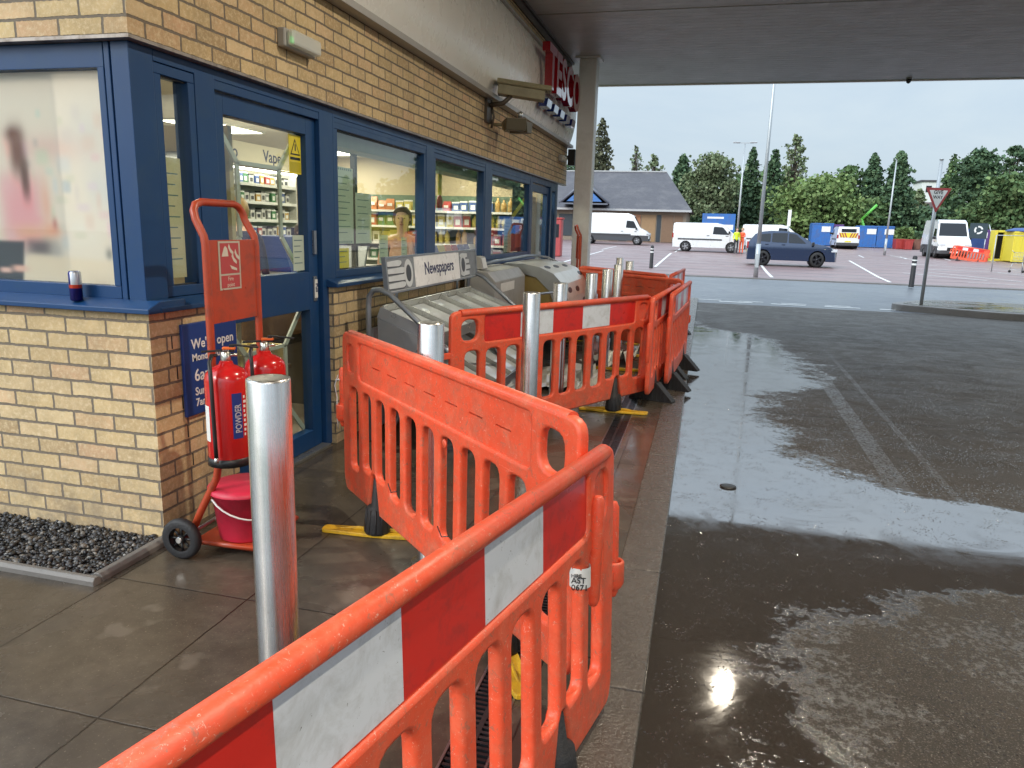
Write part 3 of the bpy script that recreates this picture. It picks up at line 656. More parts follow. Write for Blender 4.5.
# canopy lamps (lit)
EM=emis('lamp_glow',(1.,.90,.68),12.)
def canopy_lamp(x,y,lab,power=105):
    t=thing('canopy_lamp',lab,'lamp',(x,y,ZC-.03),0,'lamps set in the canopy soffit')
    MB().box(-.26,.26,-.26,.26,-.03,.028).build('housing',M_GREYP,t,bevel=.01)
    MB().box(-.05,.05,-.05,.05,-.036,-.0305).build('diffuser',EM,t)
    ld=bpy.data.lights.new('canopy_light','AREA'); ld.size=.11; ld.energy=power; ld.color=(1.,.88,.70); lo=bpy.data.objects.new('canopy_light',ld); COL.objects.link(lo); lo.parent=t; lo.location=(0,0,-.045)
canopy_lamp(.66,8.9,'lit square canopy lamp nearest the far kerb, mirrored in the wet forecourt',32)
canopy_lamp(.62,3.9,'lit square canopy lamp over the red and white barrier'); canopy_lamp(.62,-.9,'lit square canopy lamp behind the viewer near the front kerb')
canopy_lamp(6.5,9.6,'lit square canopy lamp over the outer forecourt lane'); canopy_lamp(6.5,3.5,'lit square canopy lamp over the middle of the forecourt')
t=thing('canopy_sensor','small dark dome sensor hanging under the far edge of the canopy','sensor',tuple(ground(909,78,ZC)))
MB().lathe([(.05,-.02),(.05,0)],seg=16).build('base',M_GREYP,t); MB().lathe([(.01,-.09),(.035,-.07),(.042,-.02)],seg=16).build('dome',M_BLACK,t)
# ------------------------------------------------------------------ barriers
def barrier_plastic(name,a,b_):
    return pm(name,a,.42,var=.12,scale=3,bmp=.0015,dirt=b_,dirt_amt=.45,dscale=9,rvar=.15)
M_ORG=pm('orange_plastic',(.82,.095,.036),.46,var=.12,scale=3,bmp=.002,dirt=(.50,.13,.07),dirt_amt=.6,dscale=7,rvar=.15)
# scuffs
nt=M_ORG.node_tree; p=nt.nodes['Principled BSDF']; v=objvec(nt)
src=p.inputs['Base Color'].links[0].from_socket
s2=noise(nt,28,7,.8,v,1.2); low=N(nt,'ShaderNodeSeparateXYZ'); L(nt,v,low.inputs[0])
lowm=ramp(nt,low.outputs[2],[(.10,.55),(.32,.0)])
c=mix(nt,ramp(nt,s2,[(.56,0.),(.64,.8)]),src,(.32,.15,.10)); c=mix(nt,math_(nt,'MULTIPLY',lowm,ramp(nt,noise(nt,18,6,.8,v),[(.42,0.),(.6,1.)])),c,(.22,.13,.09))
c=mix(nt,ramp(nt,noise(nt,3.1,6,.7,v,.8),[(.52,0.),(.66,.30)]),c,(.55,.085,.04)); c=mix(nt,ramp(nt,noise(nt,70,4,.8,v,2.),[(.62,0.),(.66,.85)]),c,(.84,.48,.38)); c=mix(nt,ramp(nt,noise(nt,9,5,.75,v,.5),[(.5,0.),(.72,.35)]),c,(.85,.28,.16)); L(nt,c,p.inputs['Base Color'])
p.inputs['Subsurface Weight'].default_value=0
M_SR=pm('reflective_red',(.70,.026,.018),.3,var=.12,scale=2,dirt=(.25,.03,.03),dirt_amt=.5,dscale=14,coat=.3)
M_SW=pm('reflective_white',(.74,.78,.84),.35,var=.06,scale=2,dirt=(.36,.36,.34),dirt_amt=.5,dscale=10,coat=.2)
nt=M_SW.node_tree; p=nt.nodes['Principled BSDF']; src=p.inputs['Base Color'].links[0].from_socket; L(nt,mix(nt,ramp(nt,noise(nt,42,4,.7,objvec(nt),1.5),[(.66,0.),(.70,.85)]),src,(.08,.07,.07)),p.inputs['Base Color'])
M_RUB=pm('black_rubber',(.018,.018,.02),.6,var=.4,scale=12,bmp=.003)
M_YEL=pm('yellow_plastic',(.70,.42,.02),.45,var=.15,scale=8,bmp=.003,dirt=(.3,.19,.04),dirt_amt=.6,dscale=14)
ZT=.965; ZB=.12
SL=[.16+.168*k for k in range(11)]
FT=(.412,1.588)
def panel_mesh():
    out=[(0,ZB+.06),(.03,ZB),(FT[0]-.065,ZB),(FT[0]-.02,ZB+.19),(FT[0]+.02,ZB+.19),(FT[0]+.065,ZB),(FT[1]-.065,ZB),(FT[1]-.02,ZB+.19),(FT[1]+.02,ZB+.19),(FT[1]+.065,ZB),(1.97,ZB),(2.0,ZB+.06),(2.0,ZT-.0),(0.0,ZT-.0)]
    out=rpoly(out,[.03,.03,.01,.015,.015,.01,.01,.015,.015,.01,.03,.03,.06,.06],4)
    holes=[]
    for c in SL:
        zb=.265 if min(abs(c-f) for f in FT)>.1 else .30
        l=c-.056; r=c+.056
        holes.append(rpoly([(l,zb),(r,zb),(r,.695),(l,.695)],[.035]*2+[.045]*2,4))
    holes.append(rrect(.255,1.775,.745,.93,.03)); holes.append(rrect(.075,.205,.765,.905,.055)); holes.append(rrect(1.825,1.93,.765,.905,.045))
    mb=MB(); T=Matrix(((1,0,0,0),(0,0,-1,0),(0,1,0,0),(0,0,0,1)))
    mb.addmesh(curvemesh([out]+holes,.0195,.012,2),T,0,True)
    # thin web inside the board recess, with seven slits, and a closed corner recess
    web=[[(.24,.73),(1.79,.73),(1.79,.94),(.24,.94)]]+[rrect(.385+.19*k,.385+.19*k+.10,.832,.838,.002,1) for k in range(7)]
    mb.addmesh(curvemesh(web,.008),T,0,False)
    mb.addmesh(curvemesh([rrect(1.78,1.94,.75,.92,.02)],.008),T,0,False)
    # rolled top rail and lower rim
    mb.tube([(.07,-.006,ZT-.014),(1.93,-.006,ZT-.014)],.0245,14,0)
    return mb
def foot(mb,x,kind,ang=55):
    return
def make_barrier(label,strip=True,feet=('yellow','yellow'),angs=(55,55),fz=0.,group='orange plastic barriers along the shop front'):
    t=thing('plastic_barrier',label,'barrier',(0,0,0),0,group)
    pa=panel_mesh().build('panel',M_ORG,t,fix=False)
    if strip:
        b=MB()
        for k in range(5):
            x0=.26+k*.3026; xe=x0+.3022; b.add([(x0,-.0105,.75),(xe,-.0105,.75),(xe,-.0105,.925),(x0,-.0105,.925),(x0,-.0085,.75),(xe,-.0085,.75),(xe,-.0085,.925),(x0,-.0085,.925)],[(0,1,2,3),(7,6,5,4),(0,4,5,1),(1,5,6,2),(2,6,7,3),(3,7,4,0)],k%2)
        b.build('reflective_board',[M_SR,M_SW],t,fix=False)
    # connectors
    b=MB(); b.tube([(-.075,0,.42),(-.075,0,.44),(-.075,0,.74),(-.075,0,.76)],[.012,.019,.019,.012],10); b.box(-.08,.01,-.012,.012,.50,.55); b.box(-.08,.01,-.012,.012,.66,.70)
    b.build('hinge_post',M_ORG,t,bevel=.004)
    b=MB(); b.lathe([(.026,.47),(.036,.49),(.036,.56),(.030,.565),(.024,.56),(.024,.49)],(2.055,0,0),16); b.box(1.99,2.04,-.014,.014,.48,.54); 
    b.tube([(2.055,0,.44),(2.055,0,.46),(2.055,0,.74),(2.055,0,.76)],[.010,.018,.018,.010],10)
    b.build('hinge_socket',M_ORG,t,bevel=.003)
    for fx,kind,ang in zip(FT,feet,angs):
        T=Matrix.Translation((fx,0,fz))@Matrix.Rotation(math.radians(ang),4,'Z')
        if kind=='yellow':
            b=MB(); pl=rpoly([(-.28,-.032),(-.06,-.045),(.06,-.045),(.28,-.032),(.28,.032),(.06,.045),(-.06,.045),(-.28,.032)],.02,3)
            b.prism(pl,lambda u,v,w:tuple(T@Vector((u,v,w))),.001,.020); b.prism([(-.22,.02),(.22,.02),(.10,.038),(-.10,.038)],lambda u,v,w:tuple(T@Vector((u,w,v))),-.006,.006)
            f=b.build('foot',M_YEL,t,bevel=.004)
            b=MB(); prof=[(.062,.019+fz),(.066,.03+fz),(.055,.12+fz),(.050,.15+fz),(.030,.155+fz),(.016,.29+fz*.3),(.004,.30+fz*.3)]
            b.lathe(prof,(fx,0,0),20)
            for k in range(12):
                a=2*PI*k/12; b.tube([(fx+.064*math.cos(a),.064*math.sin(a),.03+fz),(fx+.053*math.cos(a),.053*math.sin(a),.145+fz)],.004,5)
            b.build('socket_cone',M_RUB,f)
        elif kind=='cone':
            MB().lathe([(.07,0),(.066,.02),(.055,.10),(.05,.14),(.03,.15),(.018,.24),(.004,.25)],(fx,0,.06),20).build('socket_cone',M_RUB,t)
        elif kind=='black':
            b=MB(); fn=lambda u,v,w:tuple(T@Vector((u,w,v)))
            b.prism([(-.21,0),(.21,0),(.21,.015),(.05,.17),(-.05,.17),(-.21,.015)],fn,-.045,.045)
            for k in range(10):
                u=-.18+k*.04; h=.015+(.155)*(1-max(0,(abs(u)-.05))/.16)
                for s in (-1,1): b.prism([(u-.005,.0),(u+.005,.0),(u+.005,h),(u-.005,h)],fn,s*.045,s*.052)
            f=b.build('foot',M_RUB,t,bevel=.004)
            MB().prism([(-.03,.15),(.03,.15),(.012,.28),(-.012,.28)],lambda u,v,w:tuple(T@Vector((u,w,v))),-.02,.02).build('socket_cone',M_RUB,f)
    return t
def put_ends(t,p,q,sx=None,anchor='p'):
    p=Vector(p[:2]);q=Vector(q[:2]);d=(q-p).normalized(); a=math.atan2(d.y,d.x)
    o=p; sc=(q-p).length/2.
    t.location=(o.x,o.y,0); t.rotation_euler=(0,0,a); t.scale=(sc,1,1); return t
# local -Y of a barrier carries the reflective board; ends given left to right as seen from that side
A=make_barrier('nearest orange barrier with red and white board, running out of the bottom',True,('yellow','cone'),(60,0),fz=.085); 
yaw=1.368; qa=(-.195,2.153); pa=(qa[0]-2*math.cos(yaw),qa[1]-2*math.sin(yaw)); put_ends(A,pa,qa); A.location.z=-.097+.062; A.rotation_euler=(-.054,.031,yaw)
B=make_barrier('plain backed orange barrier with seven slits, ending at the nearest barrier',True,('yellow','yellow'),(-17,50))
pb,qb=(-1.76,3.435),(-.295,2.05); put_ends(B,qb,pb)
Cb=make_barrier('orange barrier with red and white board across the broken newspaper rack',True,('black','yellow'),(60,-65))
g1,g2=ground(450,312,.965),ground(652,297,.95); put_ends(Cb,g1,g2,anchor='q')
Db=make_barrier('plain backed orange barrier closing the far end behind the row of steel bollards',True,('yellow','yellow'),(90,90))
put_ends(Db,ground(684,280,.965),ground(560,268.5,.965))
g3,g4=ground(671,303,.965),ground(690,281,.965)
Eb=make_barrier('orange barrier with red and white board standing along the kerb edge',True,('black','black'),(75,75)); put_ends(Eb,(-.265,6.85),(-.147,8.83))
E1=dup(Eb,(-.40,6.30,0),math.atan2(1.99,.15),'orange barrier on black feet doubled up just behind the kerb barrier')
F1=dup(Db,(0,0,0),0,'farthest orange barrier across the paving, last before the car park'); put_ends(F1,ground(668,275,.965),ground(580,266,.965))
G1=dup(Eb,(0,0,0),0,'short view of an orange barrier at the far kerb end beyond the steel bollards'); put_ends(G1,(-.42,9.95),(-.30,11.9))
# sticker with hire number on one bar of the nearest barrier, cable ties and string
b=MB(); xb=SL[-2]+.084; b.lathe([(.0305,.60),(.0305,.66)],(xb,0,0),20,cap=False,smooth=True)
b.build('hire_sticker',lab_w,A,fix=False)
for i,(tx,z) in enumerate((("HIRE",.645),("AST",.628),("0671",.607))):
    T=basis((xb-.94*.0355-.33*.024,-.33*.0355+.94*.024,z-.008),(.33,-.94,0),(0,0,1)); lettering('sticker_lettering',tx,.024 if i else .014,T,M_BLACK,A,.0004,world=False,bold=.0004)
M_TIE=pm('white_string',(.6,.6,.6),.5)
b=MB(); b.tube([(2.06,.022,.72),(2.09,.03,.66),(2.04,.035,.60),(2.07,.03,.52),(2.055,.03,.46),(2.08,.02,.42)],.003,6); b.tube([(2.03,.025,.70),(2.09,.025,.69),(2.08,-.02,.70)],.003,6); b.build('string',M_TIE,B)
b=MB()
for xx,z in ((.664,.33),(1.168,.31)): b.tube([(2-xx-.05,.028,z),(2-xx,.035,z-.02),(2-xx+.05,.028,z+.005)],.0025,5)
b.build('cable_tie',M_BLACK,B)
b=MB(); b.lathe([(.004,.03),(.018,.03),(.018,.024),(.004,.024)],(.83,0,.675),14,axis='y'); b.build('tag_hook',M_ORG,B)

# ------------------------------------------------------------------ steel bollards
m,nt,p,o=newmat('brushed_steel'); v=objvec(nt)
mp=N(nt,'ShaderNodeMapping'); L(nt,v,mp.inputs[0]); mp.inputs['Scale'].default_value=(1,1,.02)
sn=noise(nt,160,3,.7,mp.outputs[0]); sp=noise(nt,7,5,.7,v)
L(nt,mix(nt,ramp(nt,sp,[(.4,0.),(.75,.5)]),(.74,.73,.72),(.48,.46,.44)),p.inputs['Base Color']); p.inputs['Metallic'].default_value=1.
L(nt,math_(nt,'ADD',math_(nt,'MULTIPLY',sn,.30),.12),p.inputs['Roughness']); L(nt,bump(nt,sn,.0004,.6),p.inputs['Normal'])
M_STEEL=m
def bollard_proto():
    t=thing('steel_bollard','','bollard')
    MB().lathe([(.057,0),(.057,1.092),(.055,1.0975),(.052,1.099)],seg=40,cap=False).build('post',M_STEEL,t,fix=False)
    MB().lathe([(.0565,1.088),(.056,1.097),(.05,1.0985),(.03,1.1),(.0005,1.1)],seg=40,cap=False).build('cap',pm('steel_cap',(.55,.54,.52),.35,.9),t)
    MB().lathe([(.057,.001),(.085,.001),(.085,.006),(.057,.008)],seg=32,cap=False).build('base_ring',M_KERB,t)
    return t
bp=bollard_proto(); GB='brushed steel bollards along the shop front'
bl=[((269,372),'nearest stainless steel bollard in front of the fire extinguisher trolley'),((431,322),'stainless steel bollard seen through the bars of the plain backed barrier'),((532,292),'stainless steel bollard standing in front of the newspaper rack end of the board barrier'),
((561,287),'stainless steel bollard directly in front of the silver hood'),((592,273),'stainless steel bollard just right of the silver hood'),((608,269),'stainless steel bollard second to the right of the silver hood'),((619,264.5),'tall looking stainless steel bollard third to the right of the silver hood'),((630,261),'rightmost stainless steel bollard near the far barrier'),((620,257.5),'farthest stainless steel bollard, only its top showing over another')]
for i,((px,py),lb) in enumerate(bl):
    g=ground(px,py,1.1) if i else (-1.085,1.68,0)
    if i==3: g=(-1.065,5.66,0)
    o=bp if i==0 else dup(bp,(0,0,0),0,lb); o.location=(g[0],g[1],0); o['label']=lb; o['group']=GB

# ------------------------------------------------------------------ fire trolley with extinguishers
M_TRR=pm('red_orange_powder_coat',(.42,.055,.018),.38,var=.12,scale=4,dirt=(.15,.05,.03),dirt_amt=.6,dscale=12,coat=.1)
M_FRED=pm('extinguisher_red',(.55,.012,.012),.22,var=.06,coat=.4,dirt=(.25,.02,.02),dirt_amt=.3,dscale=8)
M_FRED2=pm('bucket_red',(.58,.025,.06),.42,var=.08,dirt=(.25,.03,.04),dirt_amt=.5,dscale=9)
def trolley(label,loc,rz,full=True):
    t=thing('fire_trolley',label,'trolley',loc,rz)
    w=.185
    for s in (-1,): pass
    # bent tube frame: one continuous tube with a cranked handle
    pts=[]
    L_=[(-w-.01,.15,.09),(-w-.005,.10,.20),(-w,.01,.37),(-w,0,.42),(-w,0,1.39),(-w,.006,1.43),(-w+.006,.045,1.50),(-w+.010,.055,1.535),(-w+.03,.06,1.56),(-w+.07,.06,1.572)]
    Rr=[(-x,y,z) for x,y,z in L_[::-1]]
    MB().tube(L_+Rr,.0165,12).build('frame',M_TRR,t)
    b=MB(); b.box(-w+.01,w-.01,-.004,.004,1.06,1.415); b.box(-w+.012,-w+.03,.004,.03,1.06,1.415); b.box(w-.03,w-.012,.004,.03,1.06,1.415)
    for s in (-1,1): b.lathe([(.005,-.007),(.004,-.005)],(s*.085,0,1.20),8,axis='y')
    b.build('plate',M_TRR,t,bevel=.002)
    K=lambda u:(u+.01)*1.75-.03
    sg_=MB().box(K(-.055),K(.035),-.0065,-.0042,1.20,1.41).build('fire_sign',pm('photoluminescent_border',(.46,.45,.36),.4),t)
    sr=pm('sign_faded_red',(.42,.06,.06),.4)
    MB().box(K(-.049),K(.029),-.0072,-.0066,1.27,1.402).box(K(-.049),K(.029),-.0072,-.0066,1.208,1.262).build('sign_panel',sr,sg_,)
    b=MB(); f=lambda u,v,w:(K(u),w,v); b.prism([(-.044,1.345),(-.016,1.345),(-.020,1.38),(-.028,1.39),(-.034,1.38)],f,-.0078,-.0073); 
    for k in range(3):
        xo=-.012+k*.013; zo=1.38-.028*(k%2)-.012*k; b.prism([(xo,zo+.02),(xo+.006,zo-.002),(xo+.018,zo-.018),(xo+.016,zo-.030),(xo+.004,zo-.018),(xo-.004,zo+.004)],f,-.0078,-.0073)
    b.prism([(-.012,1.307),(.018,1.291),(.018,1.281),(-.004,1.289)],f,-.0078,-.0073); b.build('flame_symbol',pm('symbol_cream',(.6,.57,.47),.4),sg_)
    T=basis((-.030,-.0074,1.239),(1,0,0),(0,0,1)); lettering('sign_lettering','Fire\npoint',.026,T,pm('sl',(.6,.57,.47),.4) if 0 else bpy.data.materials['symbol_cream'],sg_,.0003,'CENTER',world=False)
    # toe tray and axle
    b=MB(); b.box(-.19,.19,-.16,.14,.050,.060); b.tube([(-.19,.14,.055),(-.19,-.16,.055),(.19,-.16,.055),(.19,.14,.055)],.013,8); b.build('tray',M_TRR,t)
    MB().tube([(-.27,.15,.095),(.27,.15,.095)],.009,8).build('axle',pm('axle_steel',(.4,.4,.4),.35,.9),t)
    for s in (-1,1):
        wh=MB().lathe([(.055,-.018),(.080,-.022),(.092,-.014),(.095,0),(.092,.014),(.080,.022),(.055,.018)],(s*.262,.15,.095),28,axis='x',cap=False)
        w_=wh.build('wheel',M_RUB,t)
        b=MB(); b.lathe([(.057,-.012),(.057,.012)],(s*.262,.15,.095),28,axis='x',cap=False); b.lathe([(.018,-.020),(.018,.020)],(s*.262,.15,.095),16,axis='x')
        for k in range(8):
            a=2*PI*k/8; b.tube([(s*.262,.15+.015*math.cos(a),.095+.015*math.sin(a)),(s*.262,.15+.056*math.cos(a),.095+.056*math.sin(a))],.006,6)
        b.build('rim',M_BLACK,w_); MB().lathe([(.013,-.026),(.013,.026)],(s*.262,.15,.095),16,axis='x').build('hub',pm('hub_steel',(.6,.6,.6),.3,1.),w_)
    # brackets
    for z in (.56,.76): MB().box(-.19,-.12,-.034,-.016,z,z+.065).build('bracket',M_TRR,t,bevel=.003)
    return t
ang=math.radians(91)
tc=(-2.03,2.905,0)
tr1=trolley('red orange two wheeled fire point trolley parked by the side door',tc,ang)
tr2=trolley('far red fire point trolley at the end of the shop beside the canopy column',(-1.93,11.7,0),math.radians(106))
def extinguisher(label,loc,rz):
    t=thing('fire_extinguisher',label,'fire extinguisher',loc,rz)
    r=.088
    MB().lathe([(r-.006,.035),(r,.05),(r,.46),(r-.006,.49),(r-.022,.512),(r-.045,.528),(.03,.535),(.024,.555),(.001,.556)],seg=36).build('cylinder',M_FRED,t)
    MB().lathe([(r-.012,0),(r+.003,.004),(r+.003,.045),(r-.005,.05)],seg=36).build('base_skirt',M_BLACK,t)
    b=MB(); b.lathe([(.018,.55),(.020,.56),(.020,.60),(.014,.605)],seg=16); b.tube([(0,0,.585),(.045,0,.585)],.009,8); b.build('valve',pm('valve_brass_steel',(.55,.55,.5),.3,1.),t)
    b=MB(); b.box(-.05,.03,-.010,.010,.603,.612,T=Matrix.Rotation(math.radians(-4),4,'Y')); b.box(-.075,.03,-.009,.009,.63,.638,T=Matrix.Translation((0,0,.0))@Matrix.Rotation(math.radians(9),4,'Y')); b.box(.015,.035,-.010,.010,.60,.64)
    b.build('handle',M_BLACK,t,bevel=.002)
    b=MB(); b.box(-.012,.04,-.012,.012,.6125,.626); b.build('safety_tag',pm('orange_tag',(.75,.14,.02),.4),t,bevel=.004)
    b=MB(); b.tube([(-.035,-.012,.585),(-.05,-.03,.59),(-.055,-.075,.56),(-.05,-.098,.50),(-.048,-.103,.35),(-.046,-.103,.15),(-.045,-.102,.07)],.0085,8); b.build('hose',M_BLACK,t)
    MB().lathe([(.009,-.012),(.011,0),(.007,.02)],(-.045,-.102,.055),12).build('nozzle',pm('nozzle_chrome',(.6,.6,.6),.25,1.),t)
    # wrap-round label
    def patch(a0,a1,z0,z1,mat,nm,rr=r+.0008):
        b=MB(); n=10; vs=[(rr*math.cos(a0+(a1-a0)*i/n),rr*math.sin(a0+(a1-a0)*i/n),z) for z in (z0,z1) for i in range(n+1)]
        b.add(vs,[(i,i+1,n+2+i,n+1+i) for i in range(n)],0,True); return b.build(nm,mat,t,fix=False)
    a=math.radians
    patch(a(-75),a(-48),.16,.40,M_SIGNB,'label_band'); patch(a(-165),a(-140),.14,.33,lab_w,'label_white_panel')
    me=textmesh('POWDER',.036,.0002,bold=.0008)
    mb=MB(); ac=a(-60)
    for v_ in me.vertices: pass
    T=Matrix.Identity(4); pts=[]
    for v_ in me.vertices:
        s=v_.co.y-.012; an=ac-s/(r)*1.0; pts.append(((r+.0018)*math.cos(an),(r+.0018)*math.sin(an),.19+v_.co.x))
    mb.add(pts,[tuple(p_.vertices) for p_ in me.polygons]); mb.build('label_lettering',M_WL,t,fix=False)
    b=MB(); 
    for k in range(9):
        z=.17+k*.025; n=5
        for q in (0,1):
            a0=a(-44)+q*a(13); a1=a0+a(10)*(.5+.5*((k*7+q*3)%5)/5); vs=[((r+.001)*math.cos(a0+(a1-a0)*i/n),(r+.001)*math.sin(a0+(a1-a0)*i/n),zz) for zz in (z,z+.014) for i in range(n+1)]
            b.add(vs,[(i,i+1,n+2+i,n+1+i) for i in range(n)])
    b.build('label_pictograms',bpy.data.materials['white_lettering'],t,fix=False)
    return t
e1=extinguisher('red powder fire extinguisher hanging on the front of the near fire trolley, black hose showing',(-1.94,2.695,.46),math.radians(30))
e1.scale=(1.04,1.04,.82)
e2=extinguisher('second red fire extinguisher on the near fire trolley, half hidden behind the nearest steel bollard',(-1.94,2.985,.46),math.radians(30))
e2.scale=(1.04,1.04,.82)
def bucket(label,loc,rz,s=1.):
    t=thing('fire_bucket',label,'bucket',loc,rz)
    b=MB(); b.lathe([(.001,0),(.108,0),(.112,.01),(.138,.26),(.146,.262),(.146,.275),(.132,.275),(.105,.02),(.001,.018)],seg=40,cap=False); b.build('pail',M_FRED2,t)
    MB().lathe([(.150,.262),(.150,.284),(.12,.292),(.001,.296)],seg=40,cap=False).build('lid',M_FRED2,t)
    pts=[(.150*math.cos(q),.150*math.sin(q)*1.0-.012,.245-.10*math.sin(-q)) for q in [PI+PI*i/14 for i in range(15)]]
    MB().tube(pts,.0045,8).build('handle',pm('bucket_handle_white',(.62,.60,.58),.4),t); return t
bucket('lidded red fire bucket with white handle on the tray of the near fire trolley',(-1.985,2.85,.0605),math.radians(60)).scale=(1.08,1.08,.86)
bucket('red fire bucket beside the far fire trolley at the end of the shop',(-2.02,11.2,.0),.3)

# ------------------------------------------------------------------ newspaper rack (bent)
M_TUBE=pm('grey_steel_tube',(.30,.33,.37),.35,.6,var=.15,dirt=(.10,.10,.11),dirt_amt=.4)
M_RACK=pm('grey_sheet_metal',(.36,.38,.41),.30,.4,var=.15,scale=3,bmp=.002)
M_ACR=pm('clear_acrylic_tray',(.62,.67,.68),.10,0,var=.2,scale=4,spec=.9); 
t=thing('newspaper_rack','bent grey tube newspaper rack with tilted sign board standing against the side wall','newspaper rack',(-2.0,5.4,0),0)
def hoop(y,name='side_frame',dx=0):
    b=MB(); b.tube([(-2.19+dx,y,0.01),(-2.19+dx,y,.95),(-2.185+dx,y,1.02),(-2.15+dx,y,1.065),(-2.10+dx,y,1.07),(-2.03+dx,y-.0,1.04),(-1.62+dx,y-.02,.70),(-1.50+dx,y-.03,.55),(-1.46+dx,y-.03,.45),(-1.46+dx,y-.03,.01)],.019,12); return b.build(name,M_TUBE,t,world=True)
hoop(4.62); hoop(6.76,dx=.02)
# shelves
def shelf(x0,z0,x1,z1,y0,y1,nm='shelf',n=5):
    d=Vector((x1-x0,0,z1-z0)).normalized(); up=Vector((-d.z,0,d.x)); 
    if up.z<0: up=-up
    Lg=math.hypot(x1-x0,z1-z0); O=Vector((x0,0,z0))
    def pt(s,y,h): q=O+d*s+up*h; return (q.x,y,q.z)
    def bx(mb,s0,s1,a,c,h0,h1,m=0): mb.add([pt(s,y,h) for s in (s0,s1) for y in (a,c) for h in (h0,h1)],[(0,1,3,2),(4,6,7,5),(0,4,5,1),(2,3,7,6),(0,2,6,4),(1,5,7,3)],m)
    b=MB(); bx(b,0,Lg,y0,y1,-.02,0); bx(b,-.004,Lg,y0-.006,y0,-.03,.05); bx(b,-.004,Lg,y1,y1+.006,-.03,.05); bx(b,Lg,Lg+.006,y0,y1,-.03,.06); sh=b.build(nm,M_RACK,t,world=True)
    b=MB(); wd=(y1-y0)/n
    for i in range(n): bx(b,.02,Lg-.03,y0+i*wd+.025,y0+(i+1)*wd-.025,.004,.012)
    b.build('tray',M_ACR,sh,world=True)
    b=MB()
    for i in range(n+1): bx(b,0,Lg,y0+i*wd-.006+(.008 if i==0 else 0)-(.008 if i==n else 0),y0+i*wd+.006+(.008 if i==0 else 0)-(.008 if i==n else 0),.0005,.045)
    bx(b,.0,.012,y0+.015,y1-.015,.001,.06)
    b.build('divider',pm('divider_grey',(.42,.43,.40),.3,.2) if 'divider_grey' not in bpy.data.materials else bpy.data.materials['divider_grey'],sh,world=True)
shelf(-2.14,.90,-1.70,.74,4.68,6.69); shelf(-2.06,.56,-1.50,.28,4.68,6.69)
b=MB(); b.box(-2.19,-2.17,4.65,6.74,.08,.80); b.build('back_panel',M_RACK,t,world=True)
b=MB(); b.prism([(-2.14,.87),(-1.70,.71),(-1.70,.42),(-2.14,.42)],lambda u,v,w:(u,w,v),4.655,4.667); b.build('side_panel',M_RACK,t,world=True)
# tilted header sign
o_=Vector((-2.12,4.79,1.035)); u=Vector((.03,1.95,.02)); u.normalize(); vv=Vector((-.10,0,1)).normalized(); Ls=1.98; Hs=.235
Tn=basis(o_,u,vv)
b=MB(); b.box(0,Ls,0,Hs,-.02,0,T=Tn); hb=b.build('sign_board',pm('sign_white',(.90,.91,.92),.30,dirt=(.5,.5,.48),dirt_amt=.4),t,world=True,bevel=.002)
b=MB(); b.box(-.012,Ls+.012,-.012,.0,-.024,.008,T=Tn); b.box(-.012,Ls+.012,Hs,Hs+.012,-.024,.008,T=Tn); b.box(-.012,0,0,Hs,-.024,.008,T=Tn); b.box(Ls,Ls+.012,0,Hs,-.024,.008,T=Tn); b.build('sign_frame',M_TUBE,hb,world=True)
M_PG=pm('print_mid_grey',(.20,.22,.24),.4,var=.5,scale=9); M_PD=pm('print_dark_grey',(.045,.05,.06),.4,var=.3,scale=12); M_PL=pm('print_pale_grey',(.60,.63,.65),.4,var=.2,scale=8)
def picture(x0,x1,flip):
    pc=MB().box(x0,x1,.004,Hs-.004,.0005,.001,0,Tn).build('sign_picture',M_PG,hb,world=True); b=MB(); dk=MB()
    for k in range(4):
        zz=.022+k*.052; ln=(.30,.34,.31,.25)[k]; a_=x0+.02 if not flip else x1-.02-ln*.8; e_=a_+ln*(.8 if flip else 1); 
        pl=[(a_,zz),(e_-.05,zz-.004),(e_-.015,zz+.006),(e_,zz+.02),(e_-.015,zz+.034),(e_-.06,zz+.040),(a_,zz+.034)]
        if flip: pl=[(x0+x1-q,z_) for q,z_ in pl][::-1]
        b.prism(rpoly(pl,.008,3),lambda u,v,w:tuple(Tn@Vector((u,v,w))),.0012,.0016); dk.prism([(q,z_-.009) for q,z_ in pl],lambda u,v,w:tuple(Tn@Vector((u,v,w))),.00105,.00115)
    cx_=x0+.38 if not flip else x0+.10
    for rr_,mb in ((.09,b),(.055,dk)):
        mb.prism([(cx_+rr_*.9*math.cos(q),.115+rr_*1.15*math.sin(q)) for q in [2*PI*k/20 for k in range(20)]],lambda u,v,w:tuple(Tn@Vector((u,v,w))),.0017 if rr_>.06 else .0021,.0019 if rr_>.06 else .0023)
    b.build('print',M_PL,pc,world=True); dk.build('print',M_PD,pc,world=True)
picture(.005,.50,False); picture(1.52,Ls-.005,True)
lettering('sign_lettering','Newspapers',.135,Tn@Matrix.Translation((.70,.085,.0012)),M_INK,hb,.0004,bold=.002,sp=.98)
for yy in (5.1,6.5): MB().tube([(-2.19,yy,.8),(-2.19,yy,1.2)],.012,8).build('sign_post',M_TUBE,t,world=True)
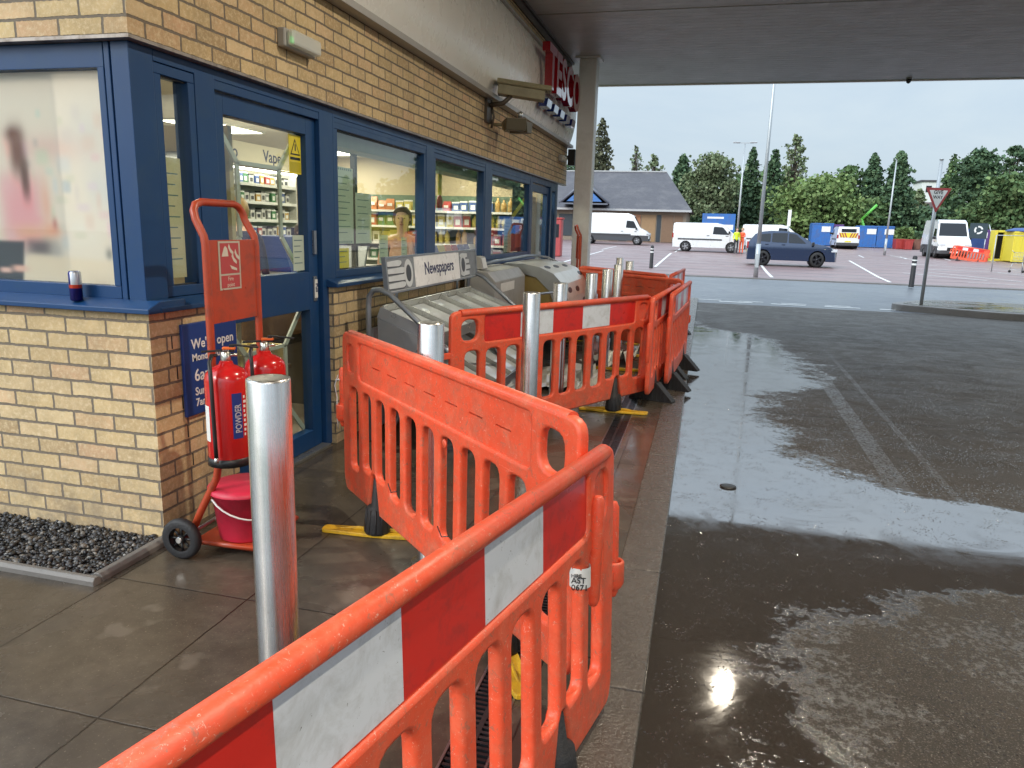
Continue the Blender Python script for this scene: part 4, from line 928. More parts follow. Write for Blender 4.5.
for (x_,y_,z_,w_,h_,ry_,rz_,lb_) in ((-1.50,5.05,.03,.62,.46,-62,8,'loose pale acrylic panel leaning on the front of the newspaper rack, left one'),(-1.42,5.80,.03,.58,.40,-48,-14,'loose pale acrylic panel fallen at a steeper slant beside the first one'),(-1.62,6.45,.03,.45,.55,-68,20,'bent pale sheet propped at the far end of the newspaper rack')):
    T=Matrix.Translation((x_,y_,z_))@Matrix.Rotation(math.radians(rz_),4,'Z')@Matrix.Rotation(math.radians(180+ry_*-1),4,'Y')
    t=thing('loose_panel',lb_,'panel',(x_,y_,0)); MB().box(0,h_,-w_/2,w_/2,0,.006,T=T).build('sheet',M_ACR,t,world=True); b=MB()
    for a_,c_,e_,g_ in ((0,h_,-w_/2-.012,-w_/2),(0,h_,w_/2,w_/2+.012),(-.012,0,-w_/2-.012,w_/2+.012),(h_,h_+.012,-w_/2-.012,w_/2+.012),(h_*.48,h_*.5,-w_/2,w_/2)): b.box(a_,c_,e_,g_,-.006,.014,T=T)
    b.build('rim',M_RACK,t,world=True)
# grey metal counter box with a small white label
t=thing('storage_cabinet','long low grey metal cabinet with a small white label under the third window','cabinet',(-2.15,7.7,0))
b=MB(); b.prism([(-2.30,.62),(-1.98,.62),(-1.98,.98),(-2.06,1.07),(-2.30,1.10)],lambda u,v,w:(u,w,v),7.05,8.30); b.build('body',pm('grey_cabinet_paint',(.38,.38,.37),.45,.1,var=.12,dirt=(.16,.15,.13),dirt_amt=.5),t,world=True,bevel=.008)
MB().box(-1.979,-1.976,7.25,7.8,.86,.95).build('label_plate',lab_w,t,world=True)
b=MB(); 
for yy in (7.12,8.2): b.box(-2.28,-2.24,yy,yy+.04,0,.618); b.box(-2.04,-2.0,yy,yy+.04,0,.618)
b.build('leg',M_TUBE,t,world=True)
t=thing('card_reader','small upright pale box with a slanted face on top of the grey cabinet','box',(-2.18,7.2,1.09)); b=MB(); b.prism([(-.05,0),(.05,0),(.02,.12),(-.03,.13)],lambda u,v,w:(u,w,v),-.09,.09); b.build('body',M_GREYP,t,bevel=.006); MB().prism([(.052,.012),(.0265,.112),(.0255,.112),(.051,.012)],lambda u,v,w:(u,w,v),-.07,.07).build('face',lab_w,t)
# silver curved hood, knocked over
M_SILV=pm('dented_silver_sheet',(.72,.72,.68),.33,.35,var=.10,scale=2,dirt=(.42,.40,.33),dirt_amt=.4,dscale=3)
M_YB=pm('rusty_yellow_panel',(.34,.25,.08),.5,.2,var=.35,scale=3,dirt=(.16,.045,.02),dirt_amt=.8,dscale=3)
t=thing('display_hood','dented silver curved display hood with black oval slots tipped against the wall','display hood',(-1.8,9.3,0))
prof=[(-2.27,1.10),(-2.05,1.10),(-1.85,1.07),(-1.68,1.0),(-1.56,.88),(-1.50,.72),(-1.47,.52),(-1.47,.30)]
inner=[(x-.0,z-.02) if i<3 else (x-.02,z-.012) for i,(x,z) in enumerate(prof)]
def hp(y,pr): return [(x,y,z) for x,z in pr]
b=MB(); n=len(prof); y0,y1=8.45,10.1
vs=hp(y0,prof)+hp(y1,prof)+hp(y0,inner)+hp(y1,inner); fs=[(i,i+1,n+i+1,n+i) for i in range(n-1)]+[(2*n+i,3*n+i,3*n+i+1,2*n+i+1) for i in range(n-1)]+[(i,2*n+i,2*n+i+1,i+1) for i in range(n-1)]+[(n+i,n+i+1,3*n+i+1,3*n+i) for i in range(n-1)]
b.add(vs,fs,0,False); b.build('curved_sheet',M_SILV,t,world=True,bevel=.004,fix=True)
b=MB()
side=[(x-.006,z-.025) for x,z in prof[:5]]+[(-1.62,.78),(-1.72,.55),(-1.86,.35),(-2.27,.25)]
b.prism(side,lambda u,v,w:(u,w,v),y0+.02,y0+.03); b.build('side_panel',M_YB,t,world=True)
b=MB(); rim_o=prof; 
b.prism(prof+[(-1.60,.42),(-1.64,.62),(-1.72,.80),(-1.88,.95),(-2.10,1.0),(-2.27,1.02)],lambda u,v,w:(u,w,v),y0-.012,y0+.002); b.build('edge_rim',pm('rim_grey',(.36,.37,.36),.35,.6),t,world=True)
b=MB(); b.box(-2.27,-2.22,y0+.04,y1,.0,.24); b.box(-2.2,-1.5,y1-.03,y1-.01,.0,.6); b.build('frame',M_TUBE,t,world=True)
b=MB()
def slot(i,f,y,s=1.35):
    (xa,za),(xb,zb)=prof[i],prof[i+1]; x=xa+(xb-xa)*f; z=za+(zb-za)*f; d=Vector((xb-xa,0,zb-za)).normalized(); nn=Vector((-d.z,0,d.x)); 
    if nn.x<0 and nn.z<0: nn=-nn
    if nn.z<0: nn=-nn
    T=basis((x+nn.x*.002,y,z+nn.z*.002),(0,1,0),d); 
    for pl in ([(.085*s*math.cos(q),.026*s*math.sin(q)) for q in [2*PI*k/14 for k in range(14)]],): b.prism(pl,lambda u,v,w:tuple(T@Vector((u,v,w))),-.002,.002)
for i,f,y in ((2,.2,8.75),(2,.3,9.2),(2,.4,9.7),(4,.5,8.75),(4,.6,9.25),(5,.5,9.6),(3,.5,9.95)): slot(i,f,y)
b.build('slot',M_BLACK,t,world=True)
b=MB(); b.tube([(-2.27,7.2,1.10),(-2.27,8.0,1.135),(-2.24,9.4,1.16),(-2.18,9.75,1.155),(-2.05,9.9,1.13),(-1.75,9.98,.98),(-1.62,10.0,.8),(-1.6,10.0,.02)],.016,10); tag(b.build('bent_rail',M_TUBE),'thin bent grey steel rail curving over the top of the silver hood','rail')
b=MB(); b.box(-2.0,-1.35,5.3,5.36,.03,.05); 
for pts_,lb_ in (([(-2.1,4.75,.02),(-1.95,5.0,.45),(-1.75,5.3,.62),(-1.45,5.9,.58),(-1.38,6.2,.05)],'bent grey tube lying across the foot of the newspaper rack'),([(-1.7,6.9,.02),(-1.65,7.0,.75),(-1.6,7.3,.86),(-1.52,7.9,.84),(-1.5,8.1,.05)],'leaning bent grey tube hoop between the rack and the silver hood')):
    tag(MB().tube(pts_,.014,10).build('bent_tube',M_TUBE),lb_,'tube')
# debris on the paving behind the barriers
t=thing('sheet_debris','crumpled silver sheet metal lying on the wet paving behind the board barrier','debris',(-1.2,7.2,0))
rg=np.random.default_rng(5)
def crumple(nm,cx,cy,w,h,amp,mat,rz):
    n=9; vs=[];fs=[]
    for j in range(n):
        for i in range(n):
            x=(i/(n-1)-.5)*w;y=(j/(n-1)-.5)*h; vs.append((cx+x*math.cos(rz)-y*math.sin(rz),cy+x*math.sin(rz)+y*math.cos(rz),.01+abs(rg.standard_normal())*amp*(.3+i/n)))
    for j in range(n-1):
        for i in range(n-1): a=j*n+i; fs.append((a,a+1,a+n+1,a+n))
    o=MB().add(vs,fs).build(nm,mat,t,world=True); s=o.modifiers.new('thickness','SOLIDIFY'); s.thickness=.004
crumple('sheet',-1.25,7.3,.6,1.1,.07,M_SILV,.2); crumple('torn_sheet',-.95,8.6,.45,.8,.10,M_SILV,-.4); crumple('panel_piece',-1.6,6.2,.5,.7,.05,M_RACK,.3)
tag(MB().box(-1.35,-.35,8.02,8.07,.005,.03).build('yellow_batten',M_YEL),'thin yellow batten lying across the wet paving behind the board barrier','batten')

# ------------------------------------------------------------------ fittings on the wall
t=thing('emergency_light','white rimmed bulkhead light with a small green glow above the side door','light',(WX,4.08,2.50))
b=MB(); b.box(0,.05,-.17,.17,-.05,.05); b.build('base',M_GREYP,t,bevel=.01)
m,nt,p,o=newmat('prismatic_diffuser'); p.inputs['Base Color'].default_value=(.9,.92,.86,1); p.inputs['Roughness'].default_value=.15; v=objvec(nt); wv=N(nt,'ShaderNodeTexWave'); wv.inputs['Scale'].default_value=25; L(nt,v,wv.inputs[0]); wv.bands_direction='Y'; L(nt,bump(nt,wv.outputs['Fac'],.004),p.inputs['Normal']); p.inputs['Alpha'].default_value=.6
b=MB(); b.box(.051,.10,-.155,.155,-.042,.042); b.build('diffuser',m,t,bevel=.015)
MB().box(.04,.06,-.12,-.09,-.02,.012).build('indicator',emis('green_indicator',(.1,1.,.25),.35),t)
t=thing('emergency_light','small bulkhead light at the far end of the side wall below the sign','light',(WX,12.15,2.62)); b=MB(); b.box(0,.05,-.14,.14,-.05,.05); b.build('base',M_GREYP,t,bevel=.01); b=MB(); b.box(.051,.10,-.125,.125,-.042,.042); b.build('diffuser',m,t,bevel=.015)
t=thing('wall_speaker','small black box speaker at the far top corner of the brick side wall','speaker',(WX+.05,12.62,2.68)); MB().box(0,.12,-.06,.06,-.13,.13).build('cabinet',M_BLACK,t,bevel=.01); MB().box(-.05,0,-.02,.02,-.03,.03).build('bracket',M_BLACK,t)
M_CAMH=pm('camera_housing_beige',(.30,.27,.17),.45,var=.1,dirt=(.15,.12,.07),dirt_amt=.5,dscale=8)
t=thing('security_camera','large boxy beige security camera housing on a wall bracket by the sign','camera',(WX,8.0,2.9))
Tr=Matrix.Translation((.10,0,.05))@Matrix.Rotation(math.radians(7),4,'Y')@Matrix.Rotation(math.radians(14),4,'Z')
f=lambda u,v,w:tuple(Tr@Vector((w,u,v)))
MB().prism([(-.10,-.06),(.10,-.06),(.11,.03),(.08,.065),(-.08,.065),(-.11,.03)],f,.02,.52).build('housing',M_CAMH,t,bevel=.008)
MB().prism([(-.12,.04),(.12,.04),(.13,.055),(.09,.095),(-.09,.095),(-.13,.055)],f,-.0,.58).build('sunshield',M_CAMH,t,bevel=.004)
MB().prism([(-.07,-.04),(.07,-.04),(.07,.04),(-.07,.04)],f,.521,.526).build('lens_window',M_BLACK,t)
b=MB(); b.box(0,.03,-.10,.10,-.30,.02); b.tube([(.02,0,-.12),(.18,0,-.10),(.26,0,-.03)],.025,10); b.tube([(.02,.05,-.05),(.05,.10,-.22),(.03,.08,-.34)],.012,8); b.build('bracket',pm('bracket_dark',(.10,.08,.06),.5,.3),t)
t=thing('floodlight','small dark twin floodlight under the security camera housing','floodlight',(WX,8.25,2.62))
b=MB(); b.lathe([(.03,-.06),(.055,-.03),(.06,.04),(.02,.08)],(.16,0,-.02),16); b.build('sensor_head',M_CAMH,t)
for i,(dy,ry) in enumerate(((-.12,25),(.15,-10))):
    T=Matrix.Translation((.22,dy,-.03))@Matrix.Rotation(math.radians(ry),4,'Z'); g=lambda u,v,w:tuple(T@Vector((w,u,v)))
    MB().prism([(-.06,-.05),(.06,-.05),(.09,.07),(-.09,.07)],g,-.05,.17).build('lamp_head',pm('floodlight_brown',(.13,.11,.07),.45,.2) if i==0 else bpy.data.materials['floodlight_brown'],t,bevel=.006)
MB().tube([(0,0,0),(.16,0,-.01)],.018,8).build('arm',M_CAMH,t); MB().lathe([(.001,-.03),(.03,-.03),(.035,.03),(.01,.05)],(.30,.02,.09),14).build('sensor',pm('sensor_chrome',(.6,.6,.6),.2,.8),t)
# ------------------------------------------------------------------ people
SKIN=pm('skin',(.66,.42,.31),.5,var=.06)
def person(label,loc,rz,top,legs,hair,scale=1.,arms='down',longhair=False,fingers=False,vest=None):
    t=thing('person',label,'person',loc,rz)
    nd=[((0,0,.96),(.15,.11)),((0,0,1.09),(.125,.095)),((0,0,1.27),(.155,.105)),((0,0,1.385),(.12,.085)),((0,0,1.455),.05),((0,-.012,1.52),.058),((0,-.015,1.585),(.078,.092)),((0,-.005,1.655),(.07,.085)),((0,0,1.70),(.04,.05))]
    ed=[(i,i+1) for i in range(8)]
    for s in (-1,1):
        b0=len(nd)
        if arms=='down': q=[((s*.165,0,1.375),.058),((s*.215,.01,1.12),.042),((s*.225,-.07,.89),.030),((s*.225,-.10,.82),(.018,.034))]
        elif arms=='fwd': q=[((s*.165,0,1.375),.058),((s*.22,-.02,1.13),.042),((s*.13,-.24,1.06),.030),((s*.10,-.31,1.06),(.034,.018))]
        elif arms=='fold': q=[((s*.165,0,1.375),.058),((s*.22,-.03,1.13),.042),((s*.03,-.16,1.13),.030),((s*-.04,-.17,1.14),(.018,.034))]
        nd+=q; ed+=[(3,b0),(b0,b0+1),(b0+1,b0+2),(b0+2,b0+3)]
        if fingers:
            h=Vector(q[3][0]); d=(h-Vector(q[2][0])).normalized(); sd=d.cross(Vector((0,0,1))).normalized()
            for k in range(4):
                o=(k-1.5)*.017; l=(.055,.068,.062,.048)[k]; c=len(nd)
                nd+=[(tuple(h+d*.03+sd*o),.009),(tuple(h+d*(.03+l*.55)+sd*o*1.1+Vector((0,0,-.004))),.0085),(tuple(h+d*(.03+l)+sd*o*1.1+Vector((0,0,-.016))),.0075)]; ed+=[(b0+3,c),(c,c+1),(c+1,c+2)]
            c=len(nd); nd+=[(tuple(h-sd*s*.03+d*.01),.010),(tuple(h-sd*s*.045+d*.04),.009)]; ed+=[(b0+3,c),(c,c+1)]
        b0=len(nd); nd+=[((s*.09,0,.88),.085),((s*.10,-.01,.50),.056),((s*.10,.02,.10),.038),((s*.105,-.11,.045),(.035,.03))]; ed+=[(0,b0),(b0,b0+1),(b0+1,b0+2),(b0+2,b0+3)]
    me=skinmesh(nd,ed,1 if not fingers else 2)
    mats=[SKIN,top,legs,M_BLACK]+([vest] if vest else [])
    me.name='person_body'
    for q in mats: me.materials.append(q)
    for pl in me.polygons:
        c=pl.center; pl.use_smooth=True
        k=0
        if c.z<.09: k=3
        elif c.z<.95: k=2
        elif c.z<1.42 : k=1
        if abs(c.x)>.13 and c.z<.92 and arms=='down' and abs(c.x)>.19: k=0
        if arms!='down' and c.y<-.20: k=0
        if arms=='down' and c.z<.86 and abs(c.x)>.19: k=0
        if vest and k==1 and abs(c.x)<.19: k=4
        pl.material_index=k
    o=bpy.data.objects.new('body',me); COL.objects.link(o); o.parent=t
    b=MB()
    hp=[(.001,1.735),(.05,1.725),(.088,1.68),(.097,1.62),(.09,1.56),(.06,1.53)]
    vs=[];seg=20
    for r,z in hp:
        for k in range(seg):
            a=2*PI*k/seg; y=math.sin(a)*r*1.1+.018; x=math.cos(a)*r
            if math.sin(a)<-.25 and z<1.67: y=max(y,-.01); x*=1.02
            vs.append((x,y,z))
    b.add(vs,[(i*seg+k,i*seg+(k+1)%seg,(i+1)*seg+(k+1)%seg,(i+1)*seg+k) for i in range(len(hp)-1) for k in range(seg)],0,True)
    if longhair:
        b.tube([(0,.09,1.62),(0,.11,1.5),(0,.10,1.38)],[.07,.06,.03],12)
    b.build('hair',hair,t)
    b=MB()
    for s in (-1,1):
        b.lathe([(.001,-.003),(.008,-.002),(.008,.002),(.001,.003)],(s*.031,-.0955,1.612),10,axis='y')
    b.build('eyes',M_BLACK,t)
    b=MB(); b.tube([(0,-.095,1.62),(0,-.115,1.582),(0,-.10,1.572)],[.008,.014,.010],8); 
    for s in (-1,1): b.lathe([(.001,-.008),(.014,-.006),(.02,.0),(.014,.006),(.001,.008)],(s*.083,.0,1.60),10,axis='x')
    b.build('nose_and_ears',SKIN,t)
    b=MB(); b.box(-.020,.020,-.0925,-.088,1.545,1.551); b.build('mouth',pm('lips',(.30,.08,.07),.4),t)
    b=MB()
    for s in (-1,1): b.box(s*.032-.013,s*.032+.013,-.097,-.092,1.634,1.637)
    b.build('eyebrows',hair,t)
    t.scale=(scale,)*3
    return t
HB=pm('brown_hair',(.07,.035,.02),.5,var=.3); HBL=pm('blonde_hair',(.42,.27,.12),.5,var=.3,scale=20)
PEACH=pm('peach_top',(.66,.36,.22),.7,var=.1); NAVY=pm('navy_cloth',(.02,.025,.07),.8); HV=pm('hi_vis_yellow',(.62,.75,.02),.6); HVO=pm('hi_vis_orange',(.85,.13,.04),.6); DKT=pm('dark_trousers',(.025,.025,.03),.8)
ld=0; g=ony(402,225,6.95); person('woman in a peach top with tied back brown hair behind the shop window, looking out',(g[0],6.95,.01),math.radians(20),PEACH,NAVY,HB,.965,'fwd',True,True)
g=ony(238,200,6.0); person('person with light blonde hair in dark blue seen through the side door glass',(g[0],6.0,.01),math.radians(200),NAVY,DKT,HBL,.98,'down')
g=ony(303,240,7.4); person('person in a yellow high visibility vest at the right edge of the side door glass',(g[0],7.4,.01),math.radians(60),HV,DKT,HB,.86,'fold',vest=HV)
def P2(px,py,Y): g=ony(px,py,Y); return (g[0],Y,gz(Y))
person('person in yellow high visibility vest standing at the nose of the nearer white van',P2(735.5,250,52.5),.3,HV,DKT,HB,1.,'down',vest=HV)
person('person in orange high visibility jacket standing beside the white van with a colleague in yellow',P2(741,250,52.9),-.5,HVO,HVO,HBL,1.,'fold',vest=HVO)

# ------------------------------------------------------------------ shop interior
def ceiling_light(x,y,lab):
    t=thing('ceiling_light',lab,'light',(x,y,2.60),0,'flat ceiling lights inside the shop'); MB().box(-.31,.31,-.62,.62,0,.018).build('frame',lab_w,t); MB().box(-.28,.28,-.59,.59,-.004,-.001).build('diffuser',emis('ceiling_glow',(1.,.93,.78),7.) if 'ceiling_glow' not in bpy.data.materials else bpy.data.materials['ceiling_glow'],t)
    ld=bpy.data.lights.new('ceiling_lamp','AREA'); ld.shape='RECTANGLE'; ld.size=.56; ld.size_y=1.18; ld.energy=36; ld.color=(1.,.90,.72); lo=bpy.data.objects.new('ceiling_lamp',ld); COL.objects.link(lo); lo.parent=t; lo.location=(0,0,-.02)
for x,y,lb in ((-3.6,4.6,'lit ceiling panel just inside the side door'),(-3.6,8.0,'lit ceiling panel behind the middle shop windows'),(-3.6,11.0,'lit ceiling panel near the far end shelves'),(-5.9,4.2,'lit ceiling panel deep inside by the front poster window'),(-5.9,8.2,'lit ceiling panel over the tobacco shelves'),(-5.9,11.,'lit ceiling panel deep in the far corner of the shop')): ceiling_light(x,y,lb)
t=thing('header_board','long cream header board with dark lettering above the lit tobacco shelves','sign',(-5.0,7.5,2.1))
MB().box(-5.03,-5.0,6.2,9.0,2.10,2.345).build('board',pm('cream_board',(.74,.66,.47),.5,var=.03),t,world=True,bevel=.004)
lettering('header_lettering','Vape',.19,basis((-4.998,7.82,2.17),(0,1,0),(0,0,1)),M_INK,t,.001,bold=.002)
lettering('header_lettering','Tobacco',.19,basis((-4.998,7.34,2.17),(0,1,0),(0,0,1)),M_INK,t,.001,'RIGHT',bold=.002)
def shelving(name,label,x0,x1,y0,y1,zs,top,axis,mat,back):
    t=thing(name,label,'shelving',((x0+x1)/2,(y0+y1)/2,0))
    b=MB(); 
    for z in zs: b.box(x0,x1,y0,y1,z-.018,z)
    b.build('shelf',mat,t,world=True)
    b=MB()
    if axis=='y': b.box(x0,x0+.02,y0,y1,.02,top); b.box(x0+.02,x1,y0-.02,y0-.001,.02,top); b.box(x0+.02,x1,y1+.001,y1+.02,.02,top)
    else: b.box(x0,x1,y1-.02,y1,.02,top); b.box(x0-.02,x0-.001,y0,y1-.02,.02,top); b.box(x1+.001,x1+.02,y0,y1-.02,.02,top)
    b.build('back_panel',back,t,world=True)
    b=MB()
    for z in zs:
        if axis=='y': b.box(x1+.001,x1+.006,y0,y1,z-.03,z+.004)
        else: b.box(x0,x1,y0-.006,y0-.001,z-.03,z+.004)
    b.build('price_strip',lab_w,t,world=True); return t
SHW=pm('shelf_white',(.62,.62,.58),.4); SHG=pm('shelf_green_grey',(.12,.17,.12),.5)
gs=[1.12,1.32,1.52,1.72,1.92]
shelving('tobacco_shelving','brightly lit white shelving of small packets under the header board',-5.35,-5.05,6.6,8.6,gs,2.09,'y',SHW,SHW)
t=thing('shelf_light','thin white strip light under the header board inside the shop','light',(-5.02,7.6,2.08)); MB().box(-.03,0,-1.0,1.0,-.02,0).build('tube',emis('strip_glow',(1,.96,.88),14.),t)
PC=[('white',(.72,.70,.66)),('blue',(.05,.12,.40)),('red',(.55,.04,.04)),('amber',(.65,.38,.06)),('grey',(.30,.30,.30)),('green',(.06,.28,.10)),('yellow',(.72,.58,.06)),('orange',(.70,.22,.04))]
PM={n:pm('packet_'+n,tuple(.8*(q*.8+.2*sum(c)/3) for q in c),.4,var=.3,scale=25) for n,c in PC}
CAPM=pm('cap_dark',(.06,.06,.07),.4)
protos={}
def item(kind,col,w,h):
    key=(kind,col,w,h)
    if key not in protos:
        b=MB()
        if kind=='bottle':
            b.lathe([(.001,0),(w/2,0),(w/2,h*.62),(w*.40,h*.72),(w*.16,h*.84),(w*.16,h)],seg=12); 
        elif kind=='bag':
            b.add([(-w/2,-.03,.0),(w/2,-.03,0),(w/2,.03,0),(-w/2,.03,0),(-w/2*1.05,-.045,h*.5),(w/2*1.05,-.045,h*.5),(w/2*1.05,.045,h*.5),(-w/2*1.05,.045,h*.5),(-w/2,-.004,h),(w/2,-.004,h),(w/2,.004,h),(-w/2,.004,h)],[(0,3,2,1),(8,9,10,11),(0,1,5,4),(1,2,6,5),(2,3,7,6),(3,0,4,7),(4,5,9,8),(5,6,10,9),(6,7,11,10),(7,4,8,11)])
            b.box(-w*.3,w*.3,-.050,-.0445,h*.35,h*.6,1)
        else:
            b.box(-w/2,w/2,-.04,.04,0,h*.86); b.box(-w/2-.002,w/2+.002,-.042,.042,h*.86+.001,h,1); b.box(-w*.3,w*.3,-.0415,-.0402,h*.2,h*.6,1)
        o=b.build({'bottle':'drinks_bottle','bag':'snack_bag','packet':'carton'}[kind],[PM[col],lab_w if col!='white' else CAPM]); protos[key]=o; COL.objects.unlink(o)
    o=protos[key].copy(); COL.objects.link(o); return o
rr=random.Random(11)
rown=['lowest','second','third','fourth','top']
for zi,z in enumerate(gs):
    y=6.68; 
    while y<8.55:
        col=rr.choice(['white','white','blue','red','amber','grey','white','green']); o=item('packet',col,.085,.125 if zi<4 else .11); o.location=(-5.12-rr.random()*.03,y,z+.001); o.rotation_euler=(0,0,PI/2+rr.uniform(-.1,.1)); o.scale=(1,1,rr.uniform(.75,1.1))
        tag(o,f'{col} small carton on the {rown[zi]} lit shelf under the header board','carton',f'{col} cartons on the {rown[zi]} tobacco shelf'); y+=.105
fs_=[.95,1.22,1.49,1.74]
shelving('back_shelving','dark shelving of drinks and snacks along the far end wall inside the shop',-6.6,-2.75,11.55,12.05,fs_,2.0,'x',SHW,SHG)
for zi,z in enumerate(fs_):
    x=-6.5; col='yellow'; kind='bag'; run=0
    while x<-2.85:
        if run<=0: col=rr.choice(['yellow','red','orange','green','yellow','amber','blue','white']); kind=rr.choice(['bag','bag','packet']) if x<-4.4 else rr.choice(['bottle','bottle','packet']); run=rr.randint(2,5)
        run-=1; w={'bag':.13,'packet':.12,'bottle':.09}[kind]; h={'bag':.21,'packet':.20,'bottle':.23}[kind]
        o=item(kind,col,w,h); o.location=(x+w/2,11.66+rr.random()*.06,z+.001); o.rotation_euler=(0,0,rr.uniform(-.2,.2)); o.scale=(1,1,rr.choice([.75,.85,1,1,1.05])*rr.uniform(.95,1.03))
        nm={'bottle':'drinks bottle','bag':'snack bag','packet':'carton'}[kind]
        tag(o,f'{col} {nm} on the {["lowest","second","third","top"][zi]} shelf at the far end of the shop',nm,f'{col} {nm}s on the {["lowest","second","third","top"][zi]} end shelf'); x+=w*(1.2 if rr.random()<.85 else 2.1)
t=thing('shop_counter','dark blue fronted shop counter seen through the side door','counter',(-4.1,6.8,0))
MB().box(-4.5,-3.9,5.4,8.4,.01,.98).build('front',M_SIGNB,t,world=True); MB().box(-4.55,-3.85,5.35,8.45,.982,1.02).build('worktop',pm('worktop_grey',(.35,.34,.32),.4),t,world=True)
t=thing('display_box','dark blue slanted display box with pale lettering standing on the shop counter','display box',(-4.1,6.9,1.02)); b=MB(); b.prism([(-.28,0),(.22,0),(.12,.34),(-.28,.34)],lambda u,v,w:(u,w,v),-.42,.5); b.build('box',M_SIGNB,t,bevel=.004)
t=thing('display_box','navy poster box behind the slanted display on the shop counter','display box',(-4.35,7.9,1.02)); MB().box(-.1,.1,-.45,.45,0,.42).build('box',NAVY,t)
t=thing('bread_basket','brown wicker basket of loaves on the counter behind the side door glass','basket',(-3.35,5.0,.62))
MB().box(-.26,.26,-.45,.45,0,.22).build('basket',pm('wicker',(.16,.09,.05),.8,var=.5,scale=30,bmp=.01),t,bevel=.03); b=MB()
for k in range(4): b.lathe([(.001,-.13),(.06,-.09),(.075,0),(.06,.09),(.001,.13)],(0,-.32+.21*k,.24),14,axis='x')
b.build('loaves',pm('crust',(.30,.15,.07),.7,var=.4,scale=15,bmp=.006),t)
t=thing('basket_stand','dark low stand under the bread basket inside the side door','stand',(-3.35,5.0,0)); b=MB(); b.box(-.25,.25,-.44,.44,.56,.62)
for sx in (-.22,.2):
    for sy in (-.4,.38): b.box(sx,sx+.03,sy,sy+.03,.01,.56)
b.build('frame',M_BLACK,t)
t=thing('food_crate','pale yellow crate of produce low behind the side door glass','crate',(-2.95,4.25,.55)); b=MB()
for a in ((-.18,.18,-.28,-.26),(-.18,.18,.26,.28),(-.18,-.16,-.259,.259),(.16,.18,-.259,.259)): b.box(*a,0,.12)
b.box(-.18,.18,-.28,.28,-.02,-.001); b.build('crate',pm('crate_yellow',(.62,.50,.22),.5),t,bevel=.004)
b=MB()
for k in range(9): b.lathe([(.001,-.04),(.035,-.02),(.04,.01),(.025,.035),(.001,.045)],(-.1+.1*(k%3),-.18+.18*(k//3),.09),12)
b.build('produce',pm('pale_fruit',(.66,.55,.25),.5,var=.3),t)
t=thing('crate_stand','dark wooden trestle supporting the produce crate','stand',(-2.95,4.25,0)); b=MB(); b.box(-.2,.2,-.3,.3,.50,.528)
for sx in (-.18,.15):
    for sy in (-.28,.25): b.box(sx,sx+.03,sy,sy+.03,.01,.50)
b.build('frame',pm('dark_wood',(.06,.035,.02),.6),t)
# inner cream cabinets seen through the narrow side window
t=thing('leaflet_rack','cream leaflet rack with dark slanted trays just inside the narrow corner window','rack',(-3.1,3.9,0)); b=MB(); b.box(-3.35,-2.80,4.02,4.06,.01,2.05); b.build('back_board',M_CREAM,t,world=True); b=MB()
for k in range(3): b.prism([(3.80,1.25+.25*k),(4.015,1.32+.25*k),(4.015,1.40+.25*k),(3.79,1.33+.25*k)],lambda u,v,w:(w,u,v),-3.3,-2.85)
b.build('tray',M_BLACK,t,world=True)
# paper notices on the glass
PAPER=pm('notice_green_white',(.50,.58,.48),.6,var=.06); PTX=pm('notice_text',(.12,.20,.22),.6)
def notice(label,y0,y1,z0,z1,mat=PAPER,lines=7,x=FX-.05,title=None,border=False):
    t=thing('window_notice',label,'notice',(x,(y0+y1)/2,z0)); MB().box(x-.002,x,y0,y1,z0,z1).build('sheet',mat,t,world=True)
    b=MB(); h=z1-z0
    for k in range(lines):
        z=z1-h*(.12+.8*k/max(lines,1)); ln=(.9,.7,.85,.6)[k%4]; b.box(x+.0006,x+.0010,y0+.1*(y1-y0),y0+(y1-y0)*(.1+.8*ln),z-.008,z-.0025)
    if border:
        k=0; y=y0
        while y<y1-.01:
            b.box(x+.0006,x+.001,y,y+.014,z1-.02,z1-.006); b.box(x+.0006,x+.001,y,y+.014,z0+.006,z0+.02); y+=.03
    b.build('print',PTX,t,world=True); return t
notice('tall green tinted paper notice with dashed border at the left of the large shop window',4.70,4.98,1.36,1.88,lines=10,border=True)
notice('pale paper notice beside the tall one in the large shop window',5.02,5.28,1.36,1.72,lines=6)
notice('small yellow notice low in the corner of the large shop window',4.72,4.90,1.19,1.33,lab_y,3)
notice('green paper notice low beside the woman in the large shop window',5.42,5.58,1.20,1.42,lines=5)
notice('small pale leaflet low in the middle of the large shop window',5.86,5.98,1.22,1.40,lines=4)
notice('tall pale notice in the lower middle of the fourth shop window',9.15,9.50,1.2,1.62,lines=8)
notice('small pale sticker sheet low on the side door glass',4.17,4.30,1.2,1.42,lines=5,x=FX-.061)
notice('cream list notice with lines of lettering in the narrow corner window',3.03,3.16,1.22,1.78,pm('cream_notice',(.66,.60,.40),.6),9)
t=thing('window_poster','blue poster with yellow diagonal band in the fourth shop window','poster',(FX-.06,9.9,1.2)); MB().box(FX-.062,FX-.06,9.55,10.2,1.2,2.05).build('sheet',NAVY,t,world=True); MB().prism([(9.56,1.60),(10.19,1.84),(10.19,1.92),(9.56,1.68)],lambda u,v,w:(w,u,v),FX-.0595,FX-.0590).build('band',lab_y,t,world=True); MB().box(FX-.0595,FX-.059,9.75,10.1,1.25,1.55).build('red_patch',PM['red'],t,world=True)
